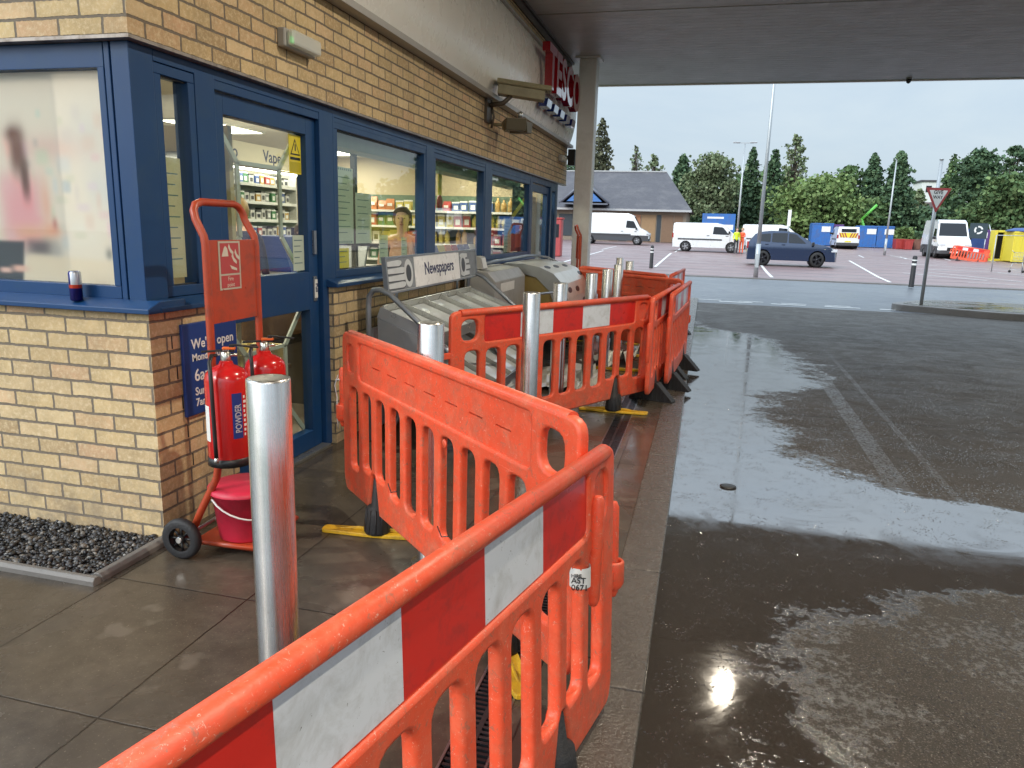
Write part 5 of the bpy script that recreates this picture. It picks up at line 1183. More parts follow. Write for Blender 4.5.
for i,(y,z,lb) in enumerate(((5.05,1.98,'round bronze foil ornament hanging high in the left of the large shop window'),)):
    t=thing('hanging_ornament',lb,'ornament',(-2.75,y,z)); MB().lathe([(.001,-.03),(.10,-.025),(.13,0),(.10,.025),(.001,.03)],(0,0,0),20,axis='x').build('disc',pm('bronze_foil',(.30,.20,.12),.25,.8,var=.5,scale=14,bmp=.02),t); MB().tube([(0,0,.12),(0,0,.62)],.003,6).build('cord',M_BLACK,t)
t=thing('hanging_tag','yellow and red price tag hanging in the third shop window','tag',(-2.75,7.55,1.7)); MB().box(-.004,.004,-.05,.05,.12,.42).build('strip',lab_y,t); MB().lathe([(.001,-.006),(.08,-.005),(.08,.005),(.001,.006)],(0,0,.04),20,axis='x').build('disc',PM['red'],t)
t=thing('partition_post','thin dark post inside the large shop window behind the notices','post',(-2.72,5.5,0)); b=MB(); b.box(-.02,.02,-.02,.02,.01,2.60); b.box(-.02,.02,.021,.5,1.13,1.16); b.build('post',M_BLACK,t)
t=thing('till_screen','grey till screen tilted on a stand inside the large shop window','screen',(-2.95,5.75,1.0)); MB().box(-.17,.17,-.012,.012,.08,.34,T=Matrix.Rotation(math.radians(-22),4,'X')).build('screen',pm('screen_grey',(.16,.17,.18),.3),t,bevel=.006); MB().tube([(0,.03,0),(0,.0,.14)],.02,8).build('stand',M_BLACK,t)
t=thing('window_counter','low dark counter running behind the shop windows','counter',(-2.95,7.5,0)); b=MB(); b.box(-3.35,-2.72,5.4,6.45,.01,.97); b.box(-3.35,-2.72,7.5,10.6,.01,.97); b.build('cabinet',pm('counter_dark',(.10,.09,.08),.5),t,world=True); b=MB(); b.box(-3.37,-2.70,5.38,6.46,.971,1.0); b.box(-3.37,-2.70,7.48,10.62,.971,1.0); b.build('worktop',bpy.data.materials['worktop_grey'],t,world=True)
t=thing('magazine_rack','rack of magazines with colourful covers under the third and fourth windows','rack',(-3.0,9.0,1.0)); b=MB()
rr=random.Random(4)
for k in range(12):
    y=7.6+k*.24; b.add([(-2.95,y,1.01),(-2.95,y+.2,1.01),(-3.05,y+.2,1.28),(-3.05,y,1.28),(-2.96,y,1.005),(-2.96,y+.2,1.005),(-3.06,y+.2,1.278),(-3.06,y,1.278)],[(0,1,2,3),(7,6,5,4),(0,4,5,1),(1,5,6,2),(2,6,7,3),(3,7,4,0)],rr.randint(0,7))
b.build('covers',[PM[n] for n,_ in PC],t,world=True); MB().box(-3.10,-3.065,7.55,10.5,1.002,1.25).build('back_board',SHG,t,world=True)
# ------------------------------------------------------------------ vehicles
import bmesh
M_TYRE=pm('tyre',(.015,.015,.015),.7); M_ALLOY=pm('alloy',(.35,.35,.36),.3,.8); M_ALLOYD=pm('dark_alloy',(.03,.03,.035),.3,.6)
M_VW=pm('white_vehicle_paint',(.74,.75,.75),.25,var=.03,scale=1,coat=.6,dirt=(.5,.49,.46),dirt_amt=.3,dscale=2); M_VG=pm('vehicle_glass',(.010,.012,.016),.06,var=.1,spec=.35); M_TRIM=pm('grey_bumper',(.05,.05,.055),.55)
M_CARB=pm('metallic_blue_paint',(.007,.022,.062),.22,.2,var=.04,coat=.5); M_LAMP=pm('headlamp_glass',(.6,.62,.65),.1,coat=1.); M_TAIL=pm('tail_lamp',(.35,.01,.01),.2,coat=1.)
def vehicle(name,label,cat,loc,rz,L_,top,zb,wheels,wr,hwf,paint,sidew,screens,alloy,doorlines=(),extra=None,trimz=None):
    t=thing(name,label,cat,loc,rz)
    # outline with wheel arches, x measured from the tail; centred on the vehicle
    pts=[(0,zb)]+top+[(L_,zb)]
    for xc in sorted(wheels,reverse=True):
        ar=wr+.055; a0=math.asin(max(-1,min(1,(zb-wr)/ar)))
        for k in range(11):
            a=a0+(PI-2*a0)*k/10; pts.append((xc+ar*math.cos(a),wr+ar*math.sin(a)))
    bm=bmesh.new(); n=len(pts); A=[bm.verts.new((x,-1,z)) for x,z in pts]; B=[bm.verts.new((x,1,z)) for x,z in pts]
    bm.faces.new(A); bm.faces.new(B[::-1])
    for i in range(n): j=(i+1)%n; bm.faces.new((A[j],A[i],B[i],B[j]))
    for z in (.55,.8,.95,1.15,1.35,1.5,1.8,2.1,2.4): bmesh.ops.bisect_plane(bm,geom=bm.verts[:]+bm.edges[:]+bm.faces[:],plane_co=(0,0,z),plane_no=(0,0,1))
    for x in (.12,.35,L_-.9,L_-.45,L_-.15): bmesh.ops.bisect_plane(bm,geom=bm.verts[:]+bm.edges[:]+bm.faces[:],plane_co=(x,0,0),plane_no=(1,0,0))
    for yy in (-.7,0,.7): bmesh.ops.bisect_plane(bm,geom=bm.verts[:]+bm.edges[:]+bm.faces[:],plane_co=(0,yy,0),plane_no=(0,1,0))
    for v_ in bm.verts:
        w=hwf(v_.co.x,v_.co.z); yy=v_.co.y
        dx=0
        if abs(yy)>.9:
            if v_.co.x<.05: dx=.05
            if v_.co.x>L_-.5: dx=-.10*min(1,(v_.co.x-L_+.5)/.3)
        v_.co=(v_.co.x+dx-L_/2,yy*w,v_.co.z)
    bmesh.ops.recalc_face_normals(bm,faces=bm.faces)
    me=bpy.data.meshes.new('body'); bm.to_mesh(me); bm.free(); me.materials.append(paint)
    if trimz: 
        me.materials.append(M_TRIM)
        for pl in me.polygons:
            if pl.center.z<trimz: pl.material_index=1
    o=bpy.data.objects.new('body',me); COL.objects.link(o); o.parent=t
    md=o.modifiers.new('bevel','BEVEL'); md.width=.03; md.segments=2; md.limit_method='ANGLE'; md.angle_limit=math.radians(25)
    for pl in me.polygons: pl.use_smooth=True
    wn=o.modifiers.new('wn','WEIGHTED_NORMAL'); wn.keep_sharp=False
    for poly in sidew:
        poly=rpoly(poly,.06,3)
        for s in (-1,1):
            b=MB(); b.prism(poly,lambda u,v,w:(u-L_/2,s*(hwf(u,v)+w),v),.004,.010); b.build('side_window',M_VG,t)
    for nm,(xa,za),(xb,zb_),ins,mat,off in screens:
        d=Vector((xb-xa,0,zb_-za)); nn=Vector((-d.z,0,d.x)).normalized(); 
        if nn.z<0 and abs(nn.z)>.02: nn=-nn
        if abs(nn.z)<=.02 and (nn.x>0)!=(xa>L_/2): nn=-nn
        vs=[]
        for o_ in (off,off+.012):
            for (x,z) in ((xa,za),(xb,zb_)):
                w=hwf(x,z)-ins
                for s in (-1,1): vs.append((x-L_/2+nn.x*o_,s*w,z+nn.z*o_))
        MB().add(vs,[(0,1,3,2),(4,6,7,5),(0,4,5,1),(2,3,7,6),(0,2,6,4),(1,5,7,3)]).build(nm,mat,t,bevel=.01)
    for xc in wheels:
        for s in (-1,1):
            w0=hwf(xc,.5)
            ty=MB().lathe([(wr*.66,-.11),(wr*.95,-.115),(wr,-.07),(wr,.07),(wr*.95,.115),(wr*.66,.11)],(xc-L_/2,s*(w0-.12),wr),28,axis='y',cap=False); w_=ty.build('wheel',M_TYRE,t)
            b=MB(); b.lathe([(wr*.1,.0),(wr*.67,.0),(wr*.67,.10),(wr*.62,.10)],(0,0,0),28,axis='y',cap=False)
            for k in range(5):
                a=2*PI*k/5+.3; b.prism([(-.035,.03),(.035,.03),(.05,wr*.64),(-.05,wr*.64)],lambda u,v,w,a=a:(u*math.cos(a)-v*math.sin(a),w,u*math.sin(a)+v*math.cos(a)),.05,.095)
            b.lathe([(.001,.10),(.06,.10),(.06,.05)],(0,0,0),16,axis='y')
            b2=MB(); b2.v=[(x+xc-L_/2,s*(w0-.12)+s*y,z+wr) for x,y,z in b.v]; b2.f=b.f; b2.m=b.m; b2.sm=b.sm; b2.build('rim',alloy,w_)
    for wx in wheels:
        b=MB(); b.lathe([(.001,-(hwf(wx,.5)-.26)),(wr+.05,-(hwf(wx,.5)-.26)),(wr+.05,hwf(wx,.5)-.26),(.001,hwf(wx,.5)-.26)],(wx-L_/2,0,wr),20,axis='y').build('wheel_well',M_BLACK,t)
    b=MB()
    for x0,za,x1,zb2 in doorlines:
        for s in (-1,1):
            d=Vector((x1-x0,zb2-za)).normalized(); nn=Vector((-d.y,d.x))*.007; ps=[(x0-nn.x,za-nn.y),(x1-nn.x,zb2-nn.y),(x1+nn.x,zb2+nn.y),(x0+nn.x,za+nn.y)]
            b.prism(ps,lambda u,v,w:(u-L_/2,s*(hwf(u,v)+w),v),.001,.003)
    if doorlines:
        b.build('door_gap',M_BLACK,t)
        hz=1.02 if L_<4.8 else 1.12
        for x0,za,x1,zb2 in doorlines[:2]:
            for s in (-1,1): MB().box(x0-L_/2-.30,x0-L_/2-.12,*sorted((s*(hwf(x0,hz)+.001),s*(hwf(x0,hz)+.03))),hz-.02,hz+.02).build('door_handle',M_TRIM if L_>4.8 else M_CARB,t,bevel=.005)
        if L_>4.8:
            for s in (-1,1): MB().box(-L_/2+.4,L_/2-1.6,*sorted((s*(hwf(2,.85)+.001),s*(hwf(2,.85)+.02))),.80,.90).build('rub_strip',M_TRIM,t,bevel=.004)
    if extra: extra(t,L_,hwf)
    return t
def van_hw(W,tp):
    def f(x,z):
        w=W if z<1.2 else W-(z-1.2)*tp
        return w
    return f
def lamps(zf,zr,xf_in=.05,col=M_LAMP,rear=True,wf=.30,hf=.16,fz=None):
    def f(t,L_,hwf):
        for s in (-1,1):
            w=hwf(L_-.2,zf); b=MB(); b.box(L_/2-.32,L_/2-xf_in+.02,s*(w-.02)-.03*s if s<0 else w-.05,s*(w)+0 if s<0 else w+.004,zf-hf/2,zf+hf/2)
            b.v=[(x,max(-w-.004,min(w+.004,y)),z) for x,y,z in b.v]; b.box(L_/2-.06,L_/2+.006,s*(w-.42) if s>0 else -(w-.12),s*(w-.12) if s>0 else -(w-.42),zf-hf/2,zf+hf/2)
            b.build('headlight',col,t,bevel=.01)
            b=MB(); w=hwf(.1,zr); b.box(-L_/2-.008,-L_/2+.10,s*(w-.13) if s>0 else -(w+.004),(w+.004) if s>0 else -(w-.13),zr-.18,zr+.14); b.build('tail_light',M_TAIL,t,bevel=.01)
            b=MB(); xm=L_*.0+L_/2-(1.25 if L_<4.8 else 1.15); zm=1.08 if L_<4.8 else 1.35; w=hwf(L_-1.2,zm); b.box(xm-.06,xm+.06,s*w if s>0 else -(w+.22),(w+.22) if s>0 else -w,zm-.08,zm+.10); b.build('wing_mirror',M_BLACK,t,bevel=.03)
        b=MB(); b.box(L_/2-.03,L_/2+.012,-.45,.45,.52,.74); b.build('grille',M_BLACK,t,bevel=.01)
        b=MB(); b.box(L_/2+.0,L_/2+.022,-.26,.26,.38,.49); b.build('number_plate',lab_w,t); b=MB(); b.box(-L_/2-.022,-L_/2-.0,-.26,.26,.60,.71); b.build('number_plate',lab_y,t)
    return f
def big_van(name,label,loc,rz,L_=6.0,Hh=2.62,extra=None):
    top=[(0,.95),(0.01,2.3),(.06,Hh-.06),(.2,Hh),(L_-1.9,Hh),(L_-1.45,Hh-.16),(L_-.82,1.42),(L_-.30,1.18),(L_-.03,.98),(L_,.70)]
    hw=van_hw(1.0,.10)
    return vehicle(name,label,'van',loc,rz,L_,top,.32,(1.15,L_-1.05),.345,hw,M_VW,[[(L_-2.05,1.42),(L_-1.08,1.38),(L_-1.42,1.98),(L_-2.0,2.02)]],[('windscreen',(L_-1.41,Hh-.24),(L_-.88,1.50),.10,M_VG,.006)],M_ALLOY,[(L_-2.15,.5,L_-2.15,2.3),(L_-1.0,.75,L_-1.0,1.35),(L_-3.4,.5,L_-3.4,2.3)],extra or lamps(.92,1.2),.60)
def mid_van(name,label,loc,rz,extra=None,paint=M_VW):
    L_=5.0; top=[(0,.95),(.01,1.75),(.06,1.90),(.2,1.96),(3.0,1.98),(3.45,1.88),(4.12,1.30),(4.62,1.10),(4.95,.92),(5.0,.68)]
    hw=van_hw(.95,.13)
    return vehicle(name,label,'van',loc,rz,L_,top,.28,(.95,4.05),.335,hw,paint,[[(2.75,1.22),(3.86,1.20),(3.40,1.70),(2.8,1.74)]],[('windscreen',(3.48,1.84),(4.05,1.36),.10,M_VG,.006)],M_ALLOY,[(2.65,.45,2.65,1.75),(3.92,.75,3.92,1.15),(1.5,.45,1.5,1.75)],extra or lamps(.90,1.1),.50)
def hwcar(x,z):
    w=.93 if z<.95 else .93-(z-.95)*.42
    if z<.5: w-=.02
    return w
L_=4.6
ctop=[(0.02,.78),(.03,.98),(.10,1.12),(.42,1.50),(.62,1.60),(1.15,1.665),(1.9,1.67),(2.45,1.60),(3.32,1.12),(3.9,1.04),(4.35,.93),(4.55,.78),(4.60,.55)]
vehicle('blue_car','dark metallic blue five door car driving across the car park, seen from its side','car',(4.05,39.3,gz(39.3)),math.radians(-3),4.6,ctop,.27,(.87,3.62),.36,hwcar,M_CARB,
 [[(.62,1.17),(1.20,1.13),(1.20,1.54),(.72,1.50)],[(1.27,1.13),(2.05,1.11),(2.05,1.575),(1.27,1.56)],[(2.12,1.11),(3.02,1.10),(2.48,1.52),(2.12,1.57)]],
 [('windscreen',(2.52,1.555),(3.24,1.165),.10,M_VG,.006),('rear_window',(.14,1.16),(.42,1.495),.14,M_VG,.006)],M_ALLOYD,[(1.235,.45,1.235,1.56),(2.085,.40,2.085,1.58),(3.05,.45,3.05,1.08)],lamps(.80,.98,wf=.3,hf=.13),.36).scale=(.90,1,1)
g=ony(709,240,55); mid_van('white_van','medium white panel van facing right in the middle of the car park',(ony(709,240,55)[0],55,gz(55)),math.radians(-2))
g=ony(614,230,66); big_van('white_van','long high white panel van facing right in front of the slate roofed building',(g[0],66,gz(66)),math.radians(1),6.3)
def lampsx(t,L_,hwf):
    lamps(.92,1.2)(t,L_,hwf)
g=ony(947,240,57); big_van('white_van','tall white van seen from the front beside the red skips, orange barriers before it',(g[0]+.6,59.5,gz(59)),math.radians(-93),5.6,2.62)
def chev(t,L_,hwf):
    lamps(.9,1.1)(t,L_,hwf)
    b=MB(); b.box(-L_/2-.012,-L_/2-.004,-.72,.72,1.0,1.42); cb=b.build('chevron_board',lab_y,t); b=MB()
    for s in (-1,1):
        for k in range(3): y=.08+.22*k; b.prism([(s*y,1.0),(s*(y+.11),1.0),(s*(y+.30),1.42),(s*(y+.19),1.42)],lambda u,v,w:(w,u,v),-L_/2-.016,-L_/2-.0125)
    b.build('chevron',PM['red'],cb); MB().box(-L_/2-.012,-L_/2-.004,-.62,.62,1.48,1.78).build('rear_window',M_VG,t)
g=ony(848,240,74); mid_van('white_van','white van parked with its rear chevrons towards us between the blue containers',(g[0],76,gz(76)),math.radians(88),chev)
g=ony(777,230,62); mid_van('white_van','white van mostly hidden behind the blue car, only its roof showing',(g[0],64,gz(64)),math.radians(-4))

# ------------------------------------------------------------------ street furniture
M_POST=pm('galvanised_post',(.42,.44,.45),.4,.5,var=.1,scale=3); M_POSTD=pm('post_light',(.5,.52,.53),.4,.4)
def lamp_post(label,x,y,h,heads):
    z=gz(y); t=thing('lamp_post',label,'lamp post',(x,y,z),0,'tall grey lamp posts in the car park')
    MB().tube([(0,0,0),(0,0,1.2)],.085,14).tube([(0,0,1.201),(0,0,h*.5),(0,0,h)],[.07,.058,.042],14).build('pole',M_POST,t)
    b=MB(); b.box(-.05,.05,-.092,-.07,.35,.85); b.build('access_door',M_POSTD,t)
    if heads:
        b=MB(); b.box(-.55,.55,-.03,.03,h-.02,h+.03); b.build('bracket',M_POST,t)
        for s in (-1,1): MB().box(s*.55-.22,s*.55+.22,-.12,.12,h+.0,h+.09).build('lantern',M_POST,t,bevel=.02)
    else:
        MB().tube([(0,0,h-.02),(-.12,-.1,h+.06)],.035,8).build('lantern',M_POST,t)
    return t
g=ground(755.5,277); lamp_post('nearest tall grey lamp post in front of the blue car, top hidden by the canopy',g[0],g[1],9.5,False)
g=ony(736,235,52); lamp_post('grey lamp post with flat twin lanterns beside the two people in high visibility clothing',ony(736.5,240,53.6)[0],53.6,ony(745,143,53.6)[2]-gz(53.6),True)
g=ony(885,250,60); lamp_post('grey lamp post with bent top in front of the dark conifers on the right',g[0],60,ony(893,160,60)[2]-gz(60),False)
# give way sign
g=ground(921,305,.11); t=thing('give_way_sign','red and white triangular give way sign on a grey pole on the kerbed island','sign',(g[0],g[1],.116))
MB().tube([(0,0,0),(0,0,3.05)],.036,14).tube([(0,0,3.05),(0,0,3.075)],.042,14).build('pole',M_POST,t)
def face(u,v,w): return (u,w-.045,v)
az=math.radians(22)
T=Matrix.Rotation(az,4,'Z'); fc=lambda u,v,w:tuple(T@Vector((u,-.045+w,v)))
s=.30; top_=2.48; b=MB(); b.prism(rpoly([(-s,top_),(0,top_-s*1.73),(s,top_)],.035,4),fc,-.0,.006); pl=b.build('plate',PM['red'],t)
s2=.215; MB().prism(rpoly([(-s2,top_-.05),(0,top_-.05-s2*1.73),(s2,top_-.05)],.02,3),fc,-.003,-.0005).build('plate_centre',lab_w,pl)
Tt=T@basis((0,-.049,top_-.125),(1,0,0),(0,0,1)); 
MB().addmesh(textmesh('GIVE',.105,.0006,'CENTER',.002),Tt).addmesh(textmesh('WAY',.095,.0006,'CENTER',.002),T@basis((0,-.049,top_-.225),(1,0,0),(0,0,1))).build('lettering',M_BLACK,pl,fix=False)
# black bollards with white bands
def black_bollard(label,px,py,h):
    g=ground(px,py); z=gz(g[1]); t=thing('black_bollard',label,'bollard',(g[0],g[1],z),0,'black bollards at the car park edge')
    MB().lathe([(.085,0),(.08,.02),(.07,h-.04),(.05,h),(.001,h+.005)],seg=20).build('post',M_RUB,t)
    MB().lathe([(.0745,h-.30),(.0735,h-.24)],seg=20,cap=False).lathe([(.0725,h-.16),(.0715,h-.12)],seg=20,cap=False).build('band',lab_w,t,fix=False)
black_bollard('black bollard with white bands beyond the last orange barrier',651,268,.95); black_bollard('plain looking black bollard at the car park edge near the give way sign',911,287,1.0)
t=thing('sign_post','slim pole with a narrow upright white sign behind the blue car','sign',(*ony(786,250,60)[:2],gz(60))); MB().tube([(0,0,0),(0,0,3.0)],.04,8).build('pole',M_POST,t); MB().box(-.12,.12,-.05,-.041,1.9,3.1).build('plate',lab_w,t)
# skips, containers, recycling banks
def container(label,xa,xb,Y,h,depth,mat,cat='container',ribs=True,name='container'):
    z=gz(Y); t=thing(name,label,cat,((xa+xb)/2,Y,z)); w=(xb-xa)/2
    MB().box(-w,w,0,depth,.08,h).build('body',mat,t,bevel=.02)
    b=MB(); n=max(3,int((xb-xa)/.28))
    for k in range(n): x=-w+.06+k*(2*w-.12)/n; b.box(x,x+.09,-.025,-.001,.18,h-.14)
    b.box(-w-.02,w+.02,-.035,-.026,h-.12,h+.01); b.box(-w-.02,w+.02,-.035,-.026,.06,.17)
    b.build('rib',mat,t)
    b=MB(); 
    for s in (-1,1): b.box(s*w*.8-.1,s*w*.8+.1,.1,.5,0,.079)
    b.build('skid',M_BLACK,t); return t
CB=pm('container_blue',(.03,.14,.42),.5,var=.15,dirt=(.12,.10,.1),dirt_amt=.5,dscale=1.5); CB2=pm('container_violet',(.12,.05,.20),.5,var=.2); CR=pm('skip_red',(.35,.035,.03),.55,var=.2); CBR=pm('skip_brown',(.20,.09,.06),.6,var=.2); CYL=pm('container_yellow',(.66,.55,.05),.45,var=.1); CBD=pm('container_dark_blue',(.03,.07,.22),.5,var=.2)
def cx(px,Y): return ony(px,240,Y)[0]
for a_,c_,Y,h,m_,lb in ((811,832,84,2.3,CB,'blue recycling container left of the chevron backed van'),(832,842,85,2.2,CB2,'violet recycling container half hidden by the chevron backed van'),(858,876,82,2.15,CB,'blue recycling container just right of the chevron backed van'),(876.5,893,82,2.15,CB,'blue recycling container at the foot of the bent topped lamp post'),(970,985,78,2.1,CBD,'dark blue container to the right of the tall white van'),(985.5,995,78,2.05,CB2,'dark violet container next to the yellow container frame')):
    t=container(lb,cx(a_,Y),cx(c_,Y),Y,h-.0,2.2,m_)
    if m_ is not CB2: MB().box(-.1,.75,-.045,-.036,h*.62,h*.86).build('label_plate',lab_w,t)
for a_,c_,Y,m_,lb in ((896,905,80,CR,'small dark red skip next to the blue containers'),(905.5,914,79,CR,'bright red skip in the middle of the skip row'),(914.5,923,80,CBR,'brown skip beside the tall white van')): 
    Y0=Y; xa,xb=cx(a_,Y),cx(c_,Y); t=thing('skip',lb,'skip',((xa+xb)/2,Y,gz(Y))); w=(xb-xa)/2
    MB().prism([(-w*.8,.02),(w*.8,.02),(w,.95),(-w,.95)],lambda u,v,w_:(u,w_,v),0,1.4).build('body',m_,t,bevel=.02); b=MB(); b.box(-w-.03,w+.03,-.03,-.001,.88,.98); b.box(-w*.5,-w*.4,-.03,-.001,.05,.879); b.box(w*.4,w*.5,-.03,-.001,.05,.879); b.build('rim',m_,t)
Y=56; t=thing('metal_stand','tall open yellow metal stand placed left of the yellow container','frame',(cx(1005,Y),Y,gz(Y))); b=MB(); w=.62; b.box(-w,-w+.16,0,.9,0,2.0); b.box(w-.12,w,0,.9,0,2.0); b.box(-w+.161,w-.121,0,.9,1.86,2.0); b.box(-w+.161,w-.121,0,.9,0,.14); b.box(-.08,.06,.1,.2,.141,1.859); b.build('frame',CYL,t,bevel=.02); MB().box(-w+.17,w-.13,.5,.55,.15,1.85).build('back_panel',M_BLACK,t)
container('yellow container with a dark blue lid at the right edge of the car park',cx(1014,54),cx(1044,54),54,1.95,1.6,CYL); t=thing('container_lid','dark blue domed lid on top of the yellow container','bags',(cx(1027,54),54.8,gz(54)+1.951)); MB().lathe([(.001,.24),(.5,.22),(.95,.08),(1.0,0)],seg=20).build('lid_dome',CBD,t)  # the dark blue dome is the lid of the yellow container
# recycling banner on a frame
Y=76; t=thing('recycling_banner','dark banner with a white circular arrow emblem on a slanted pole','banner',(cx(977,Y),Y,gz(Y)))
MB().box(-.72,.72,-.02,.02,1.25,2.6).build('panel',pm('banner_dark',(.03,.05,.06),.6),t); b=MB()
for k in range(3):
    a0=2*PI*k/3+.2; n=8; ps=[(.36*math.cos(a0+1.6*i/n),.36*math.sin(a0+1.6*i/n)) for i in range(n+1)]+[(.22*math.cos(a0+1.6*i/n),.22*math.sin(a0+1.6*i/n)) for i in range(n,-1,-1)]; b.prism(ps,lambda u,v,w:(u,w,v+2.0),-.035,-.021)
b.build('emblem',lab_w,t); MB().tube([(-.68,.05,0),(-.68,.05,1.3)],.04,8).tube([(.68,.05,0),(.68,.05,1.3)],.04,8).tube([(.8,.05,2.5),(1.5,.05,.6)],.05,8).build('frame',M_POST,t)
# green boom lift
Y=90; t=thing('boom_lift','bright green boom lift arm raised behind the blue containers','boom lift',(cx(866,Y),Y,gz(Y))); MG=pm('lift_green',(.15,.55,.08),.4)
p0=Vector((0,0,1.2)); a1=ony(861,220,Y); a2=ony(864,212,Y); a3=ony(877,205,Y); bx_=cx(866,Y)
MB().box(-.9,.9,-.4,.8,.35,1.2).build('chassis',MG,t,bevel=.05); MB().tube([(.0,0,1.2),(a1[0]-bx_,0,a1[2]-gz(Y)+.1)],.16,8).build('lower_arm',MG,t); MB().tube([(a1[0]-bx_,.0,a1[2]-gz(Y)),(a3[0]-bx_,0,a3[2]-gz(Y))],.15,8).build('upper_arm',MG,t)
b=MB()
for s in (-.6,.6): b.lathe([(.001,-.12),(.35,-.12),(.35,.12),(.001,.12)],(s,-.45,.35),18,axis='y')
b.build('wheel',M_TYRE,t)
# orange barriers leaning in front of the tall van
M_ORG2=M_ORG
for i,(px,rz,lb,ty) in enumerate(((957,-.15,'orange barrier leaning on its edge in front of the tall white van',.1),(959.5,-.10,'orange barrier leaning to the right of the van, farther back of the two',.06))):
    Y=54.+.5*i; g=ony(px-7,255,Y); t=dup(Eb,(g[0],Y,gz(Y)+.02),rz,lb,'orange barriers dumped in the car park'); t.rotation_euler=(0.0,.12,rz); 
# trolleys at the right edge
t=thing('trolley_cage','wire shopping trolley and shelter rail at the right edge of the car park','trolley',(cx(1014,41),41,gz(41)))
b=MB(); w=.5
for x in (-.75,.55): b.tube([(x,0,0),(x-.02,0,1.75)],.025,6)
b.tube([(-.77,0,1.74),(.53,0,1.74)],.02,6); b.build('rail',M_POST,t)
b=MB()
for k in range(7): b.tube([(.0+.06*k,-.3,.45),(.0+.07*k,-.3,.95)],.006,4)
for z in (.45,.6,.75,.95): b.tube([(0,-.3,z),(.42,-.3,z)],.008,4)
b.tube([(.0,-.3,.95),(-.1,-.3,1.05)],.015,6); b.tube([(0,-.3,.45),(-.08,-.3,.1)],.014,6); b.tube([(.4,-.3,.5),(.5,-.3,.1)],.014,6); b.tube([(-.08,-.3,.14),(.5,-.3,.14)],.014,6); b.build('basket',M_POST,t)
b=MB()
for x in (-.08,.5): b.lathe([(.001,-.02),(.06,-.02),(.06,.02),(.001,.02)],(x,-.3,.062),12,axis='y')
b.build('castor',M_TYRE,t)
# blue banner sign behind the medium van
Y=63; t=thing('blue_hoarding','long blue hoarding with a white upper line of lettering behind the medium white van','sign',(cx(717,Y),Y,gz(Y))); w=(cx(733,Y)-cx(700,Y))/2; MB().box(-w,w,0,.06,1.3,2.75).build('panel',CB,t); MB().box(-w*.7,w*.3,-.006,-.001,2.35,2.5).box(-w*.9,w*.9,-.006,-.001,1.5,1.9).build('white_band',lab_w,t); MB().tube([(-w*.9,.08,0),(-w*.9,.08,2.7)],.05,6).tube([(w*.9,.08,0),(w*.9,.08,2.7)],.05,6).build('leg',M_POST,t)
# red post box standing beyond the shop end
g=ony(555.5,225,40); t=thing('red_kiosk','narrow red cabinet far beyond the end of the shop','kiosk',(g[0],40,gz(40))); MB().box(-.38,.38,-.3,.3,0,1.95).build('body',PM['red'],t,bevel=.05); MB().box(-.42,.42,-.34,.34,1.951,2.05).build('top',CR,t,bevel=.02); MB().box(-.26,.26,-.31,-.302,1.0,1.7).build('window',M_VG,t)

# ------------------------------------------------------------------ background buildings
M_SLATE=pm('grey_slate',(.060,.055,.064),.55,var=.25,scale=1.5,bmp=.02,dirt=(.14,.13,.13),dirt_amt=.5,dscale=.6); M_STONE=pm('brown_stone',(.25,.20,.15),.8,var=.2,scale=2)
bz=gz(76); t=thing('slate_roofed_building','low brown shop building with a large dark slate hipped roof and blue gable','building',(-10,75,bz))
x0,x1=-24.,-2.1; y0,y1=76.,92.
MB().box(x0,x1,y0,y1,bz-.2,3.7).build('wall',M_STONE,t,world=True)
b=MB(); e=.8; ez=3.68; rz_=7.9; ry=84; xa,xb=x0-e,x1+.5; rx0,rx1=-19.,-4.7
vs=[(xa,y0-e,ez),(xb,y0-e,ez),(xb,y1+e,ez),(xa,y1+e,ez),(rx0,ry,rz_),(rx1,ry,rz_)]; b.add(vs,[(0,1,5,4),(1,2,5),(2,3,4,5),(3,0,4),(3,2,1,0)]); b.build('roof',M_SLATE,t,world=True)
b=MB(); b.box(rx0,rx1,ry-.12,ry+.12,rz_-.03,rz_+.10); b.box(xa,xb,y0-e-.08,y0-e-.01,ez-.18,ez+.02); b.build('ridge_and_gutter',pm('pale_ridge',(.42,.42,.42),.5),t,world=True)
gx0,gx1=-14.2,-9.7; gxm=(gx0+gx1)/2; yg=74.2
b=MB(); b.add([(gx0,yg,4.15),(gx1,yg,4.15),(gxm,yg,6.1),(gx0,yg+6,4.15),(gx1,yg+6,4.15),(gxm,yg+9,6.1)],[(0,2,5,3),(1,4,5,2),(0,1,4,3)]); gr=b.build('gable_roof',M_SLATE,t,world=True)
MB().prism([(gx0+.5,4.3),(gx1-.5,4.3),(gxm,5.85)],lambda u,v,w:(u,w,v),yg-.10,yg-.01).build('gable_panel',pm('gable_blue',(.06,.17,.42),.5),gr,world=True)
b=MB(); 
for p_,q_ in (((gx0-.2,4.12),(gxm,6.2)),((gx1+.2,4.12),(gxm,6.2))): b.tube([(p_[0],yg-.15,p_[1]),(q_[0],yg-.15,q_[1])],.13,6)
b.box(gx0-.1,gx1+.1,yg-.25,yg-.12,4.0,4.15); b.build('bargeboard',pm('board_dark_grey',(.12,.13,.16),.5),gr,world=True)
b=MB(); f2=lambda u,v,w:(u,w,v)
b.lathe([(.001,-.01),(.30,-.01),(.30,.01)],(gxm+.35,yg-.13,4.95),14,axis='y'); b.prism([(gxm-.1,4.75),(gxm+.1,4.75),(gxm+.2,5.25),(gxm,5.3)],f2,yg-.15,yg-.12); b.build('white_emblem',lab_w,gr,world=True)
cols=[('boarding_brown',(.20,.12,.07)),('boarding_tan',(.32,.20,.10)),('shop_glass',(.03,.04,.05)),('boarding_orange',(.38,.17,.08))]
